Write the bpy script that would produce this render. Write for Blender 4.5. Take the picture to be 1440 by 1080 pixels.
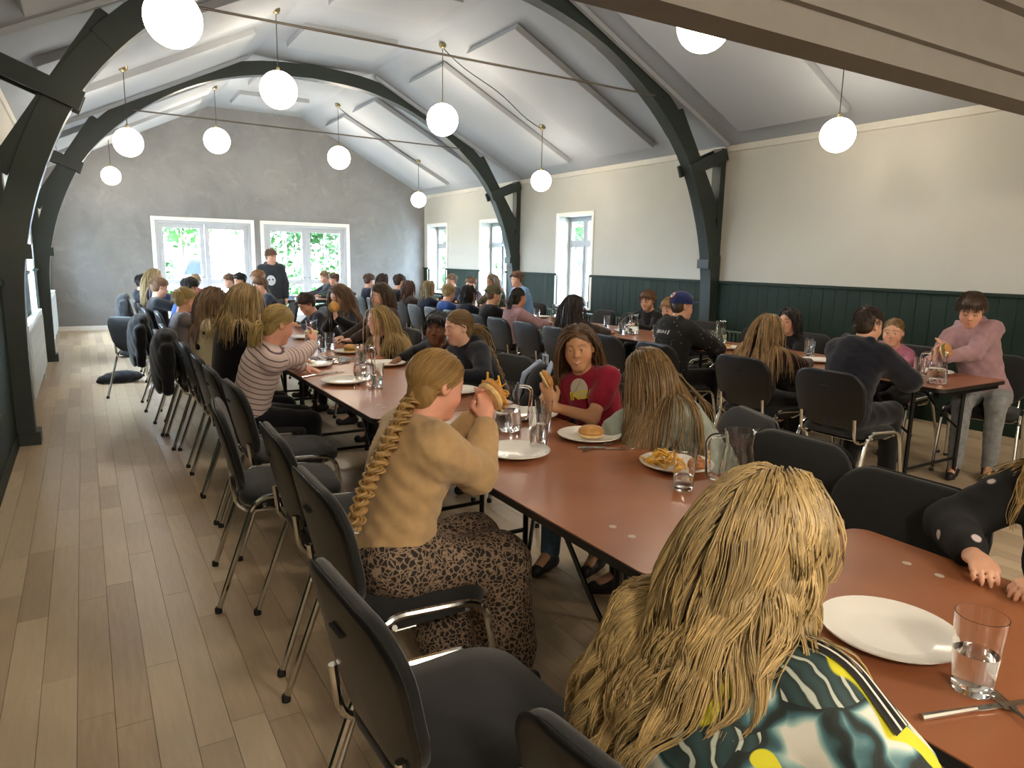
import bpy, math, random
import numpy as np
from mathutils import Vector, Matrix
random.seed(7); RNG = np.random.default_rng(11)
for o in list(bpy.data.objects): bpy.data.objects.remove(o)
SC = bpy.context.scene; COL = SC.collection

# ------------------------------------------------------------------ camera
CAMZ = 1.46
YAW, PITCH, ROLL, FPX = 0.548085, 0.175921, 0.018882, 980.8
def cam_axes():
    cy, sy, cp, sp = math.cos(YAW), math.sin(YAW), math.cos(PITCH), math.sin(PITCH)
    f = Vector((sy*cp, cy*cp, -sp)); r = Vector((cy, -sy, 0)); u = r.cross(f)
    cr, sr = math.cos(ROLL), math.sin(ROLL)
    return cr*r+sr*u, -sr*r+cr*u, f
_r, _u, _f = cam_axes()
cam = bpy.data.cameras.new('camera'); camo = bpy.data.objects.new('camera', cam); COL.objects.link(camo)
camo.matrix_world = Matrix(((_r.x, _u.x, -_f.x, 0), (_r.y, _u.y, -_f.y, 0), (_r.z, _u.z, -_f.z, CAMZ), (0, 0, 0, 1)))
cam.sensor_fit = 'HORIZONTAL'; cam.sensor_width = 36; cam.lens = FPX/1440*36; cam.clip_start = .02; cam.clip_end = 300
SC.camera = camo

# ------------------------------------------------------------------ world, exposure
w = bpy.data.worlds.new('overcast_sky'); SC.world = w; w.use_nodes = True
wn = w.node_tree; wb = wn.nodes['Background']
wb.inputs['Color'].default_value = (.64, .82, 1.0, 1); wb.inputs['Strength'].default_value = 16.0
SC.view_settings.view_transform = 'Standard'; SC.view_settings.look = 'None'
SC.view_settings.exposure = 2.15; SC.view_settings.gamma = 1.0; SC.view_settings.use_curve_mapping = False
LAMP_E = 7.0; LAMP_C = (1.0, .85, .66)

# ------------------------------------------------------------------ materials
def srgb(h):
    if isinstance(h, str):
        h = h.lstrip('#'); c = [int(h[i:i+2], 16)/255 for i in (0, 2, 4)]
    else: c = h
    return tuple(x/12.92 if x <= .04045 else ((x+.055)/1.055)**2.4 for x in c)
MATS = {}
class NT:
    def __init__(s, name):
        s.m = bpy.data.materials.new(name); s.m.use_nodes = True; s.t = s.m.node_tree
        s.b = s.t.nodes['Principled BSDF']
    def n(s, typ, **kw):
        nd = s.t.nodes.new(typ)
        for k, v in kw.items():
            if k.startswith('i_'):
                key = k[2:]; nd.inputs[int(key) if key.isdigit() else key].default_value = v
            else: setattr(nd, k, v)
        return nd
    def l(s, a, b): s.t.links.new(a, b)
    def coord(s, scale=(1, 1, 1), kind='Object'):
        tc = s.n('ShaderNodeTexCoord'); mp = s.n('ShaderNodeMapping'); mp.inputs['Scale'].default_value = scale
        s.l(tc.outputs[kind], mp.inputs['Vector']); return mp.outputs[0]
    def noise(s, vec, scale, detail=4, rough=.55, dist=0):
        nd = s.n('ShaderNodeTexNoise'); nd.inputs['Scale'].default_value = scale; nd.inputs['Detail'].default_value = detail
        nd.inputs['Roughness'].default_value = rough; nd.inputs['Distortion'].default_value = dist
        if vec is not None: s.l(vec, nd.inputs['Vector'])
        return nd.outputs['Fac']
    def ramp(s, fac, stops, interp='LINEAR'):
        r = s.n('ShaderNodeValToRGB'); r.color_ramp.interpolation = interp; e = r.color_ramp.elements
        while len(e) < len(stops): e.new(.5)
        for i, (p, c) in enumerate(stops):
            e[i].position = p; e[i].color = (*c[:3], 1)
        s.l(fac, r.inputs[0]); return r.outputs[0]
    def mix(s, fac, a, b, mode='MIX'):
        m = s.n('ShaderNodeMix', data_type='RGBA', blend_type=mode)
        for v, sock in ((fac, m.inputs[0]), (a, m.inputs[6]), (b, m.inputs[7])):
            if hasattr(v, 'links'): s.l(v, sock)
            elif isinstance(v, (int, float)): sock.default_value = v
            else: sock.default_value = (*v[:3], 1)
        return m.outputs[2]
    def math(s, op, a, b=0.0):
        m = s.n('ShaderNodeMath', operation=op)
        for v, sock in ((a, m.inputs[0]), (b, m.inputs[1])):
            if hasattr(v, 'links'): s.l(v, sock)
            else: sock.default_value = v
        return m.outputs[0]
    def bump(s, h, strength=.2, dist=.01):
        b = s.n('ShaderNodeBump'); b.inputs['Strength'].default_value = strength; b.inputs['Distance'].default_value = dist
        s.l(h, b.inputs['Height']); s.l(b.outputs[0], s.b.inputs['Normal'])
    def col(s, c):
        if hasattr(c, 'links'): s.l(c, s.b.inputs['Base Color'])
        else: s.b.inputs['Base Color'].default_value = (*c[:3], 1)
    def set(s, **kw):
        for k, v in kw.items(): s.b.inputs[k.replace('_', ' ')].default_value = v
        return s
def mat(name, c, rough=.6, metal=0, var=.06, scale=8, bump=0, bscale=60, spec=.5, sheen=0):
    """plain procedural material: colour with a soft noise variation and optional fine relief"""
    if name in MATS: return MATS[name]
    t = NT(name); c = srgb(c); v = t.coord()
    lo = tuple(max(0, x*(1-var*2)) for x in c); hi = tuple(min(1, x*(1+var*2)) for x in c)
    t.col(t.ramp(t.noise(v, scale), [(.3, lo), (.7, hi)]))
    t.set(Roughness=rough, Metallic=metal); t.b.inputs['Specular IOR Level'].default_value = spec
    if sheen: t.b.inputs['Sheen Weight'].default_value = sheen
    if bump: t.bump(t.noise(v, bscale, 3), bump, .004)
    MATS[name] = t.m; return t.m
def glass_mat(name, c=(1, 1, 1), rough=0.0, ior=1.45):
    if name in MATS: return MATS[name]
    t = NT(name); t.col(c); t.set(Roughness=rough, IOR=ior); t.b.inputs['Transmission Weight'].default_value = 1
    MATS[name] = t.m; return t.m

def pane_mat():
    t = NT('window_glass'); tr = t.n('ShaderNodeBsdfTransparent'); gl = t.n('ShaderNodeBsdfGlossy'); gl.inputs['Roughness'].default_value = .02
    mx = t.n('ShaderNodeMixShader'); mx.inputs[0].default_value = .05
    t.l(tr.outputs[0], mx.inputs[1]); t.l(gl.outputs[0], mx.inputs[2])
    t.l(mx.outputs[0], t.t.nodes['Material Output'].inputs['Surface']); return t.m

# ------------------------------------------------------------------ mesh helpers
def tag(o, label=None, cat=None, group=None, kind=None):
    if label: o['label'] = label
    if cat: o['category'] = cat
    if group: o['group'] = group
    if kind: o['kind'] = kind
    return o
def empty(name, loc=(0, 0, 0), rz=0, label=None, cat=None, group=None):
    o = bpy.data.objects.new(name, None); COL.objects.link(o); o.location = loc; o.rotation_euler = (0, 0, rz)
    o.empty_display_size = .1
    return tag(o, label, cat, group)
def mesh_from(name, v, f, smooth=False):
    me = bpy.data.meshes.new(name)
    if isinstance(v, np.ndarray) and isinstance(f, np.ndarray):
        n, k = f.shape; me.vertices.add(len(v)); me.vertices.foreach_set('co', np.ascontiguousarray(v, np.float32).ravel())
        me.loops.add(n*k); me.loops.foreach_set('vertex_index', np.ascontiguousarray(f, np.int32).ravel())
        me.polygons.add(n); me.polygons.foreach_set('loop_start', np.arange(0, n*k, k, dtype=np.int32))
        me.polygons.foreach_set('loop_total', np.full(n, k, np.int32)); me.update(calc_edges=True)
    else: me.from_pydata(v, [], f)
    if smooth: me.polygons.foreach_set('use_smooth', np.ones(len(me.polygons), bool))
    me.update(); return me
def link(name, me, m, parent=None):
    o = bpy.data.objects.new(name, me); COL.objects.link(o)
    if m is not None and not me.materials: me.materials.append(m)
    if parent: o.parent = parent
    return o
class MB:
    """collects simple solids into one mesh"""
    def __init__(s): s.v = []; s.f = []
    def add(s, v, f):
        k = len(s.v); s.v += [tuple(map(float, p)) for p in v]; s.f += [tuple(i+k for i in q) for q in f]; return s
    def box(s, x0, x1, y0, y1, z0, z1, M=None):
        v = [(x, y, z) for z in (z0, z1) for y in (y0, y1) for x in (x0, x1)]
        if M is not None: v = [M @ Vector(p) for p in v]
        return s.add(v, [(0, 2, 3, 1), (4, 5, 7, 6), (0, 1, 5, 4), (2, 6, 7, 3), (0, 4, 6, 2), (1, 3, 7, 5)])
    def bar(s, a, b, w, h, up=(0, 0, 1)):
        a = Vector(a); b = Vector(b); d = (b-a).normalized(); x = d.cross(Vector(up))
        if x.length < 1e-4: x = d.cross(Vector((1, 0, 0)))
        x.normalize(); y = x.cross(d)
        v = [p + x*sx*w/2 + y*sy*h/2 for p in (a, b) for sx, sy in ((-1, -1), (1, -1), (1, 1), (-1, 1))]
        return s.add(v, [(3, 2, 1, 0), (4, 5, 6, 7)]+[(i, (i+1) % 4, 4+(i+1) % 4, 4+i) for i in range(4)])
    def tube(s, pts, r, n=8, cap=True):
        pts = [Vector(p) for p in pts]; k = len(pts); rr = r if isinstance(r, (list, tuple)) else [r]*k
        v = []; up = Vector((.13, .21, 1)).normalized()
        for i, p in enumerate(pts):
            d = (pts[min(i+1, k-1)]-pts[max(i-1, 0)]).normalized()
            x = d.cross(up)
            if x.length < .05: x = d.cross(Vector((1, .1, 0)))
            x.normalize(); y = x.cross(d)
            if i and (x.dot(px) < 0): x, y = -x, -y
            px = x
            v += [p + (x*math.cos(t)+y*math.sin(t))*rr[i] for t in (2*math.pi*j/n for j in range(n))]
        f = [(i*n+j, i*n+(j+1) % n, (i+1)*n+(j+1) % n, (i+1)*n+j) for i in range(k-1) for j in range(n)]
        if cap: f += [tuple(range(n-1, -1, -1)), tuple((k-1)*n+j for j in range(n))]
        return s.add(v, f)
    def lathe(s, prof, n=24, c=(0, 0, 0)):
        v = []; k = len(prof)
        for r, z in prof: v += [(c[0]+r*math.cos(2*math.pi*j/n), c[1]+r*math.sin(2*math.pi*j/n), c[2]+z) for j in range(n)]
        f = [(i*n+j, i*n+(j+1) % n, (i+1)*n+(j+1) % n, (i+1)*n+j) for i in range(k-1) for j in range(n)]
        if prof[0][0] > 1e-5: f.append(tuple(range(n-1, -1, -1)))
        if prof[-1][0] > 1e-5: f.append(tuple((k-1)*n+j for j in range(n)))
        return s.add(v, f)
    def prism(s, poly, axis, a0, a1):
        """poly: 2-D outline; axis 'x','y','z' the extrusion direction"""
        n = len(poly)
        def P(p, a): return {'z': (p[0], p[1], a), 'y': (p[0], a, p[1]), 'x': (a, p[0], p[1])}[axis]
        return s.add([P(p, a0) for p in poly]+[P(p, a1) for p in poly],
                     [tuple(range(n-1, -1, -1)), tuple(range(n, 2*n))]+[(i, (i+1) % n, n+(i+1) % n, n+i) for i in range(n)])
    def mesh(s, name, smooth=False): 
        me = mesh_from(name, s.v, s.f, smooth)
        import bmesh
        bm = bmesh.new(); bm.from_mesh(me); bmesh.ops.recalc_face_normals(bm, faces=bm.faces); bm.to_mesh(me); bm.free()
        if smooth:
            try: me.set_sharp_from_angle(angle=math.radians(42))
            except Exception: pass
        return me
    def build(s, name, m, parent=None, smooth=False): return link(name, s.mesh(name, smooth), m, parent)
def bevel(o, w, seg=2):
    md = o.modifiers.new('bevel', 'BEVEL'); md.width = w; md.segments = seg; md.limit_method = 'ANGLE'; return o
def copy_tree(o, parent=None):
    c = o.copy(); COL.objects.link(c); c.parent = parent
    for ch in list(o.children): copy_tree(ch, c)
    return c
def rrect(w, h, r, n=5):
    """rounded rectangle outline centred at 0"""
    out = []
    for cx, cy, a0 in ((w/2-r, h/2-r, 0), (-w/2+r, h/2-r, 90), (-w/2+r, -h/2+r, 180), (w/2-r, -h/2+r, 270)):
        for k in range(n+1):
            a = math.radians(a0+90*k/n); out.append((cx+r*math.cos(a), cy+r*math.sin(a)))
    return out
# ------------------------------------------------------------------ the hall
XL, XR, YE, YA = -.54, 6.91, 15.4, -2.6
ZE, ZP, PX0, PX1 = 2.87, 4.31, 2.32, 4.10
SL = (ZP-ZE)/(PX0-XL); XC = (XL+XR)/2; YB0, YB1, ZB = 1.634, 1.776, 2.2
ARCH_Y = (6.39, 11.2)
def zceil(x):
    return min(ZP, ZE+SL*(x-XL), ZE+SL*(XR-x))

# --- floor: separate oak planks on a dark base
def plank_mat(name):
    t = NT(name); oi = t.n('ShaderNodeObjectInfo'); at = t.n('ShaderNodeAttribute', attribute_name='tone')
    v = t.coord((9, .9, 9)); gr = t.noise(v, 6, 5, .6); big = t.noise(t.coord((1, 1, 1)), 1.1, 3)
    tone = t.math('FRACT', t.math('ADD', oi.outputs['Random'], at.outputs['Fac']))
    base = t.ramp(tone, [(0, srgb('#b39a7c')), (.3, srgb('#c6ae8f')), (.65, srgb('#d1bb9c')), (1, srgb('#dfc9a6'))])
    c = t.mix(.35, base, t.ramp(gr, [(.25, srgb('#8f7a62')), (.75, srgb('#c2ae94'))]))
    t.col(c); t.set(Roughness=.34); return t.m
M_PLANK = plank_mat('oak_floor_plank')
fl = MB().box(XL-.1, XR+.1, YA, YE+.1, -.12, -.006).build('floor', mat('floor_gap', '#66563f', .8)); tag(fl, kind='structure')
def cam_px(p):
    v = Vector(p)-Vector((0, 0, CAMZ)); z = v.dot(_f)
    return (720+FPX*v.dot(_r)/z, 540-FPX*v.dot(_u)/z, z)
planks = []; PW = .104; x = XL; rr = random.Random(3)
while x < XR:
    y = YA + rr.uniform(-.9, 0); x1 = min(x+PW, XR)
    while y < YE:
        L = rr.choice((.45, .6, .75, .9, 1.1, 1.3)); y0 = max(y, YA); y1 = min(y+L, YE)
        if y1-y0 > .02: planks.append((x, x1, y0, y1))
        y += L
    x += PW
def plank_score(p):
    c = ((p[0]+p[1])/2, (p[2]+p[3])/2, 0)
    if p[3] < .3: return 0
    X, Y, Z = cam_px(c)
    if Z < .3 or not (-60 < X < 1500) or not (380 < Y < 1150): return 0
    vis = 1.0 if (c[0] < .75 and c[1] > 1.5) else (.25 if c[0] < 2.2 else .3)
    return (p[1]-p[0])*(p[3]-p[2])/Z**3*vis
planks.sort(key=plank_score, reverse=True)
g = .0004
def plank_mesh(mb, p, z=0):
    a, b, c, d = p; mb.add([(a+g, c+g, -.006), (b-g, c+g, -.006), (b-g, d-g, -.006), (a+g, d-g, -.006),
        (a+2*g, c+2*g, z), (b-2*g, c+2*g, z), (b-2*g, d-2*g, z), (a+2*g, d-2*g, z)],
        [(4, 5, 6, 7), (0, 1, 5, 4), (1, 2, 6, 5), (2, 3, 7, 6), (3, 0, 4, 7)])
for p in planks[:300]:
    mb = MB(); plank_mesh(mb, p); link('plank', mesh_from('plank', mb.v, mb.f), M_PLANK, fl)
rest = MB(); tones = []
for p in planks[300:]:
    plank_mesh(rest, p); tones += [rr.random()]*8
me = mesh_from('planks', rest.v, rest.f); at = me.attributes.new('tone', 'FLOAT', 'POINT'); at.data.foreach_set('value', np.array(tones, np.float32))
tag(link('floor_planks', me, M_PLANK, fl), kind='stuff')

# --- wall paint
def paint(name, c, amp=.04, sc=1.2):
    t = NT(name); c = srgb(c); v = t.coord(); n = t.noise(v, sc, 5, .6); f = t.noise(v, 90, 2)
    t.col(t.ramp(n, [(.3, tuple(x*(1-amp) for x in c)), (.7, tuple(min(1, x*(1+amp)) for x in c))])); t.set(Roughness=.75); t.bump(f, .06, .003); return t.m
M_WHITE = paint('white_wall_paint', '#b9b7ae'); M_CEIL = paint('ceiling_paint', '#9aa0a7', .02)
M_PANEL = paint('acoustic_panel', '#a0a5ab', .02); M_TRIMW = mat('white_trim_paint', '#eceae4', .45, var=.02)
def plaster():
    t = NT('mottled_grey_plaster'); v = t.coord(); a = t.noise(v, .9, 6, .65, .6); b = t.noise(v, 3.2, 8, .7, .8); c = t.noise(t.coord((1, 1, .5)), 1.7, 5, .6)
    c1 = t.ramp(a, [(.3, srgb('#79797b')), (.5, srgb('#858587')), (.68, srgb('#909092'))])
    c1 = t.mix(t.ramp(b, [(.55, (0, 0, 0)), (.72, (.6, .6, .6))]), c1, srgb('#9e9ea0'))
    c1 = t.mix(t.ramp(c, [(.58, (0, 0, 0)), (.75, (.5, .5, .5))]), c1, srgb('#6d6d6f'))
    t.col(c1); t.set(Roughness=.42); t.bump(b, .05, .01); return t.m
M_PLAST = plaster()
M_GREEN = mat('dark_green_wainscot', '#182a20', .6, var=.04, scale=3, spec=.25)
M_BEAM = mat('blackish_green_timber', '#29332f', .45, var=.05, scale=4, bump=.05, bscale=30)

def wall_x(name, x0, x1, y0, y1, z0, z1, holes, m):
    """a wall slab normal to x with rectangular holes (ya, yb, za, zb)"""
    ys = sorted({y0, y1, *[h[0] for h in holes], *[h[1] for h in holes]}); zs = sorted({z0, z1, *[h[2] for h in holes], *[h[3] for h in holes]})
    mb = MB()
    for a, b in zip(ys, ys[1:]):
        for c, d in zip(zs, zs[1:]):
            cy, cz = (a+b)/2, (c+d)/2
            if any(h[0] < cy < h[1] and h[2] < cz < h[3] for h in holes): continue
            mb.box(x0, x1, a, b, c, d)
    return tag(mb.build(name, m), kind='structure')
WT = .34
RW = [(8.98, 9.9), (11.62, 12.62), (14.2, 15.15)]            # windows of the right wall (y ranges)
LWN = [(7.55, 8.5), (9.3, 10.3), (11.9, 12.9), (13.6, 14.6)]
WZ = (.72, 2.19)
wall_x('wall_right', XR, XR+WT, YA, YE, -.1, ZE+.3, [(a, b, *WZ) for a, b in RW], M_WHITE)
wall_x('wall_left', XL-WT, XL, YA, YE, -.1, ZE+.3, [(a, b, *WZ) for a, b in LWN], M_WHITE)
# end wall with the glazed doors
DX = [(1.24, 3.01), (3.27, 5.03)]; DZ = 2.1
mb = MB(); xs = [XL-WT, DX[0][0], DX[0][1], DX[1][0], DX[1][1], XR+WT]
mb.box(xs[0], xs[1], YE, YE+WT, -.1, DZ); mb.box(xs[2], xs[3], YE, YE+WT, -.1, DZ); mb.box(xs[4], xs[5], YE, YE+WT, -.1, DZ)
mb.box(xs[0], xs[-1], YE, YE+WT, DZ, ZP+.2)
tag(mb.build('wall_end', M_PLAST), kind='structure')
tag(MB().box(XL-WT, XR+WT, YA-.2, YA, -.1, 3.0).build('wall_annex', M_WHITE), kind='structure')
# ceiling: two slopes and a flat crown
cp = [(XL-WT, ZE-SL*WT), (PX0, ZP), (PX1, ZP), (XR+WT, ZE-SL*WT), (XR+WT, ZE+.5), (PX1+.1, ZP+.4), (PX0-.1, ZP+.4), (XL-WT, ZE+.5)]
ce = tag(MB().prism(cp, 'y', YB1-.05, YE+.3).build('ceiling', M_CEIL), kind='structure')
bays = [[(2.1, 3.5), (4.5, 5.86)], [(7.3, 8.5), (9.2, 10.4)], [(11.83, 13.0), (13.5, 14.7)]]
for bay in bays:
    for y0, y1 in bay:
        for side in (0, 1):
            pts = []
            for (xx, dz) in ((-.24, 0), (1.93, 0), (1.93, -.075), (-.24, -.075)):
                X = xx if side == 0 else (XL+XR)-xx
                nx = SL*.075/math.hypot(1, SL)*(1 if side == 0 else -1) if dz else 0
                pts.append((X+nx, zceil(X)+(dz and -.075/math.hypot(1, SL)*1.0) + .004))
            bevel(MB().prism(pts, 'y', y0, y1).build('acoustic_panel', M_PANEL, ce), .006)
        if (y0, y1) != (2.1, 3.5):
            bevel(MB().box(2.58, 3.8, y0+.1, y1-.15, ZP-.07, ZP+.004).build('acoustic_panel', M_PANEL, ce), .006)
# cornice where walls meet the slopes
for n, sx, x in (('trim_1', -1, XR), ('trim_2', 1, XL)):
    mb = MB(); mb.prism([(x, ZE-.06), (x+sx*.018, ZE-.052), (x+sx*.025, ZE-.01), (x+sx*.028, ZE+.02), (x, ZE+.02)], 'y', YB1, YE)
    tag(mb.build(n, mat('cornice_paint', '#c2bfb5', .6, var=.02)), kind='structure')
# dropped beam between hall and annex, annex ceiling
mb = MB(); mb.box(XL, XR, YB0, YB1, ZB, ZP+.3); mb.box(XL, XR, YB0-.03, YB0+.01, ZB+.10, ZB+.16); mb.box(XL, XR, YB0-.05, YB0+.01, ZB+.33, 2.62)
tag(mb.build('trim_3', mat('beam_paint', '#797672', .6, var=.02)), kind='structure')
tag(MB().box(XL-WT, XR+WT, YA-.1, YB0+.02, 2.6, 2.75).build('ceiling_annex', M_CEIL), kind='structure')

# --- wainscot of upright boards, cap rail and skirting
ZW = 1.25
def wainscot(n, x, sx, gaps, m, width=.145):
    root = MB().box(min(x, x+sx*.006), max(x, x+sx*.006), YA, YE, 0, ZW-.02)
    o = MB()
    y = YA; segs = []
    base = None
    root = empty(n); tag(root, kind='structure')
    def spans(a, b):
        out = [(a, b)]
        for g0, g1 in gaps:
            nxt = []
            for p, q in out:
                if g1 <= p or g0 >= q: nxt.append((p, q)); continue
                if p < g0: nxt.append((p, g0))
                if g1 < q: nxt.append((g1, q))
            out = nxt
        return out
    me = None
    k = int((YE-YA)/width); wd = (YE-YA)/k
    full = MB().box(0, sx*.018, .002, wd-.002, .09, ZW-.03).mesh('wainscot_board')
    part = MB().box(0, sx*.018, .002, wd-.002, .09, WZ[0]-.02).mesh('wainscot_board')
    for i in range(k):
        a = YA+i*wd; c = a+wd/2
        inw = any(g0 < c < g1 for g0, g1 in gaps)
        b = link('wainscot_board', part if inw else full, m, root); b.location = (x, a, 0)
    for a, b in spans(YA, YE):
        bevel(MB().box(min(x, x+sx*.04), max(x, x+sx*.04), a, b, ZW-.035, ZW).build('cap_rail', m, root), .006)
    MB().box(min(x, x+sx*.006), max(x, x+sx*.006), YA, YE, .05, WZ[0]-.03).build('backing', m, root)
    bevel(MB().box(min(x, x+sx*.028), max(x, x+sx*.028), YA, YE, 0, .1).build('skirting', m, root), .004)
    return root
wainscot('trim_4', XR, -1, RW, M_GREEN); wainscot('trim_5', XL, 1, LWN, M_GREEN)
mb = MB()
for a, b in ((XL, DX[0][0]-.06), (DX[0][1]+.06, DX[1][0]-.06), (DX[1][1]+.06, XR)): mb.box(a, b, YE-.018, YE, 0, .085)
tag(mb.build('baseboard_end', M_TRIMW), kind='structure')

# --- windows
M_FRAME = mat('white_window_paint', '#b4b9bf', .35, var=.01); M_PANE = pane_mat()
M_HANDLE = mat('dull_steel', '#8d8f90', .35, 1, .03)
wi = [0]
def window_x(x, sx, y0, y1):
    """casement window set deep in a wall normal to x; sx points outdoors"""
    wi[0] += 1; root = empty(f'window_{wi[0]}'); tag(root, kind='structure'); z0, z1 = WZ
    xa = x+sx*.24; xb = xa+sx*.06
    X = lambda a, b: (min(a, b), max(a, b))
    f = MB(); t = .05
    f.box(*X(xa, xb), y0, y0+t, z0, z1); f.box(*X(xa, xb), y1-t, y1, z0, z1); f.box(*X(xa, xb), y0+t, y1-t, z0, z0+t); f.box(*X(xa, xb), y0+t, y1-t, z1-t, z1)
    ym = (y0+y1)/2; zt = z0+(z1-z0)*.70
    f.box(*X(xa, xb), ym-.035, ym+.035, z0+t, z1-t); f.box(*X(xa, xb), y0+t, ym-.035, zt-.03, zt+.03); f.box(*X(xa, xb), ym+.035, y1-t, zt-.03, zt+.03)
    bevel(f.build('window_frame', M_FRAME, root), .004)
    for a, b in ((y0+t, ym-.035), (ym+.035, y1-t)):
        for c, d in ((z0+t, zt-.03), (zt+.03, z1-t)):
            s = MB(); e = .032; xs_ = X(xa+sx*.01, xa-sx*.018)
            s.box(*xs_, a, a+e, c, d); s.box(*xs_, b-e, b, c, d); s.box(*xs_, a+e, b-e, c, c+e); s.box(*xs_, a+e, b-e, d-e, d)
            sash = s.build('sash', M_FRAME, root)
            MB().box(*X(xa+sx*.008, xa+sx*.012), a+e, b-e, c+e, d-e).build('pane', M_PANE, sash)
    for zz in (z0+.25, zt-.12):
        MB().tube([(xa-sx*.03, y0+t+.005, zz-.03), (xa-sx*.03, y0+t+.005, zz+.03)], .007, 8).build('hinge', M_HANDLE, root)
    bevel(MB().box(*X(x-sx*.035, xa), y0-.03, y1+.03, z0-.035, z0-.001).build('window_sill', M_TRIMW, root), .006)
    c = MB(); k = .055; xs_ = X(x, x-sx*.022)
    c.box(*xs_, y0-k, y0, z0-.03, z1+k); c.box(*xs_, y1, y1+k, z0-.03, z1+k); c.box(*xs_, y0, y1, z1, z1+k)
    bevel(c.build('casing', M_TRIMW, root), .004)
for a, b in RW: window_x(XR, 1, a, b)
for a, b in LWN: window_x(XL, -1, a, b)
# glazed double doors in the end wall
for k, (x0, x1) in enumerate(DX):
    root = empty(f'door_{k+1}'); tag(root, kind='structure'); ya, yb = YE+.03, YE+.11
    f = MB(); t = .055
    f.box(x0, x0+t, ya-.03, yb, 0, DZ); f.box(x1-t, x1, ya-.03, yb, 0, DZ); f.box(x0+t, x1-t, ya-.03, yb, DZ-t, DZ); f.box(x0+t, x1-t, ya, yb, 0, .03)
    bevel(f.build('door_frame', M_FRAME, root), .004)
    c = MB(); c.box(x0-.07, x0, YE-.025, YE, 0, DZ+.07); c.box(x1, x1+.07, YE-.025, YE, 0, DZ+.07); c.box(x0, x1, YE-.025, YE, DZ, DZ+.07)
    bevel(c.build('casing', M_TRIMW, root), .004)
    xm = (x0+x1)/2
    for a, b, hs in ((x0+t, xm, 1), (xm, x1-t, -1)):
        l = MB(); st = .09; b0, b1, r0, r1, tt = .03, .2, .86, .96, DZ-t
        l.box(a+.003, a+st, ya, yb-.02, b0, tt); l.box(b-st, b-.003, ya, yb-.02, b0, tt)
        for c0, c1 in ((b0, b1), (r0, r1), (tt-st, tt)): l.box(a+st, b-st, ya, yb-.02, c0, c1)
        leaf = bevel(l.build('door_leaf', M_FRAME, root), .004)
        gx0, gx1 = a+st, b-st; gm = (gx0+gx1)/2; bar = .011
        mu = MB(); mu.box(gm-bar, gm+bar, ya+.005, yb-.03, b1, r0); mu.box(gm-bar, gm+bar, ya+.005, yb-.03, r1, tt-st)
        rows = [b1, (b1+r0)/2, r0], [r1+i*(tt-st-r1)/3 for i in range(4)]
        for rw in rows:
            for z in rw[1:-1]: mu.box(gx0, gm-bar, ya+.005, yb-.03, z-bar, z+bar); mu.box(gm+bar, gx1, ya+.005, yb-.03, z-bar, z+bar)
        mu.build('glazing_bar', M_FRAME, leaf)
        for rw in rows:
            for z0, z1 in zip(rw, rw[1:]):
                for p, q in ((gx0, gm), (gm, gx1)):
                    MB().box(p, q, ya+.028, ya+.032, z0, z1).build('pane', M_PANE, leaf)
        hx = b-st/2 if hs > 0 else a+st/2
        MB().tube([(hx, ya, 1.0), (hx, ya-.05, 1.0), (hx-hs*.11, ya-.05, 1.0)], .009, 8).build('door_handle', M_HANDLE, leaf, True)

# --- timber arches
INNER = [(-3.59, 0), (-3.588, .5), (-3.58, .95), (-3.545, 1.4), (-3.41, 1.95), (-3.16, 2.52), (-2.86, 2.93), (-2.43, 3.32), (-1.89, 3.67), (-1.35, 3.90), (-.72, 4.05), (0, 4.10)]
def smooth_pts(P, n):
    P = [Vector((*p, 0)) for p in P]; out = []
    for i in range(len(P)-1):
        p0, p1, p2, p3 = P[max(i-1, 0)], P[i], P[i+1], P[min(i+2, len(P)-1)]
        for k in range(n):
            t = k/n; out.append(.5*((2*p1)+(-p0+p2)*t+(2*p0-5*p1+4*p2-p3)*t*t+(-p0+3*p1-3*p2+p3)*t**3))
    out.append(P[-1]); return [(p.x, p.y) for p in out]
half = smooth_pts(INNER, 4); full = half+[(-x, z) for x, z in half[::-1][1:]]
def band(path, w, y0, y1, i0, i1):
    v = []; f = []
    for i in range(i0, i1+1):
        a = Vector(path[max(i-1, 0)]); b = Vector(path[min(i+1, len(path)-1)]); d = (b-a).normalized(); n = Vector((-d.y, d.x))
        p = Vector(path[i]); q = p+n*w
        v += [(XC+p.x, y0, p.y), (XC+p.x, y1, p.y), (XC+q.x, y1, q.y), (XC+q.x, y0, q.y)]
    k = i1-i0
    for j in range(k): f += [(4*j+e, 4*j+(e+1) % 4, 4*j+4+(e+1) % 4, 4*j+4+e) for e in range(4)]
    f += [(3, 2, 1, 0), (4*k, 4*k+1, 4*k+2, 4*k+3)]
    return MB().add(v, f)
M_STEEL = mat('grey_tie_rod', '#6d675f', .45, .8, .03)
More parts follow.
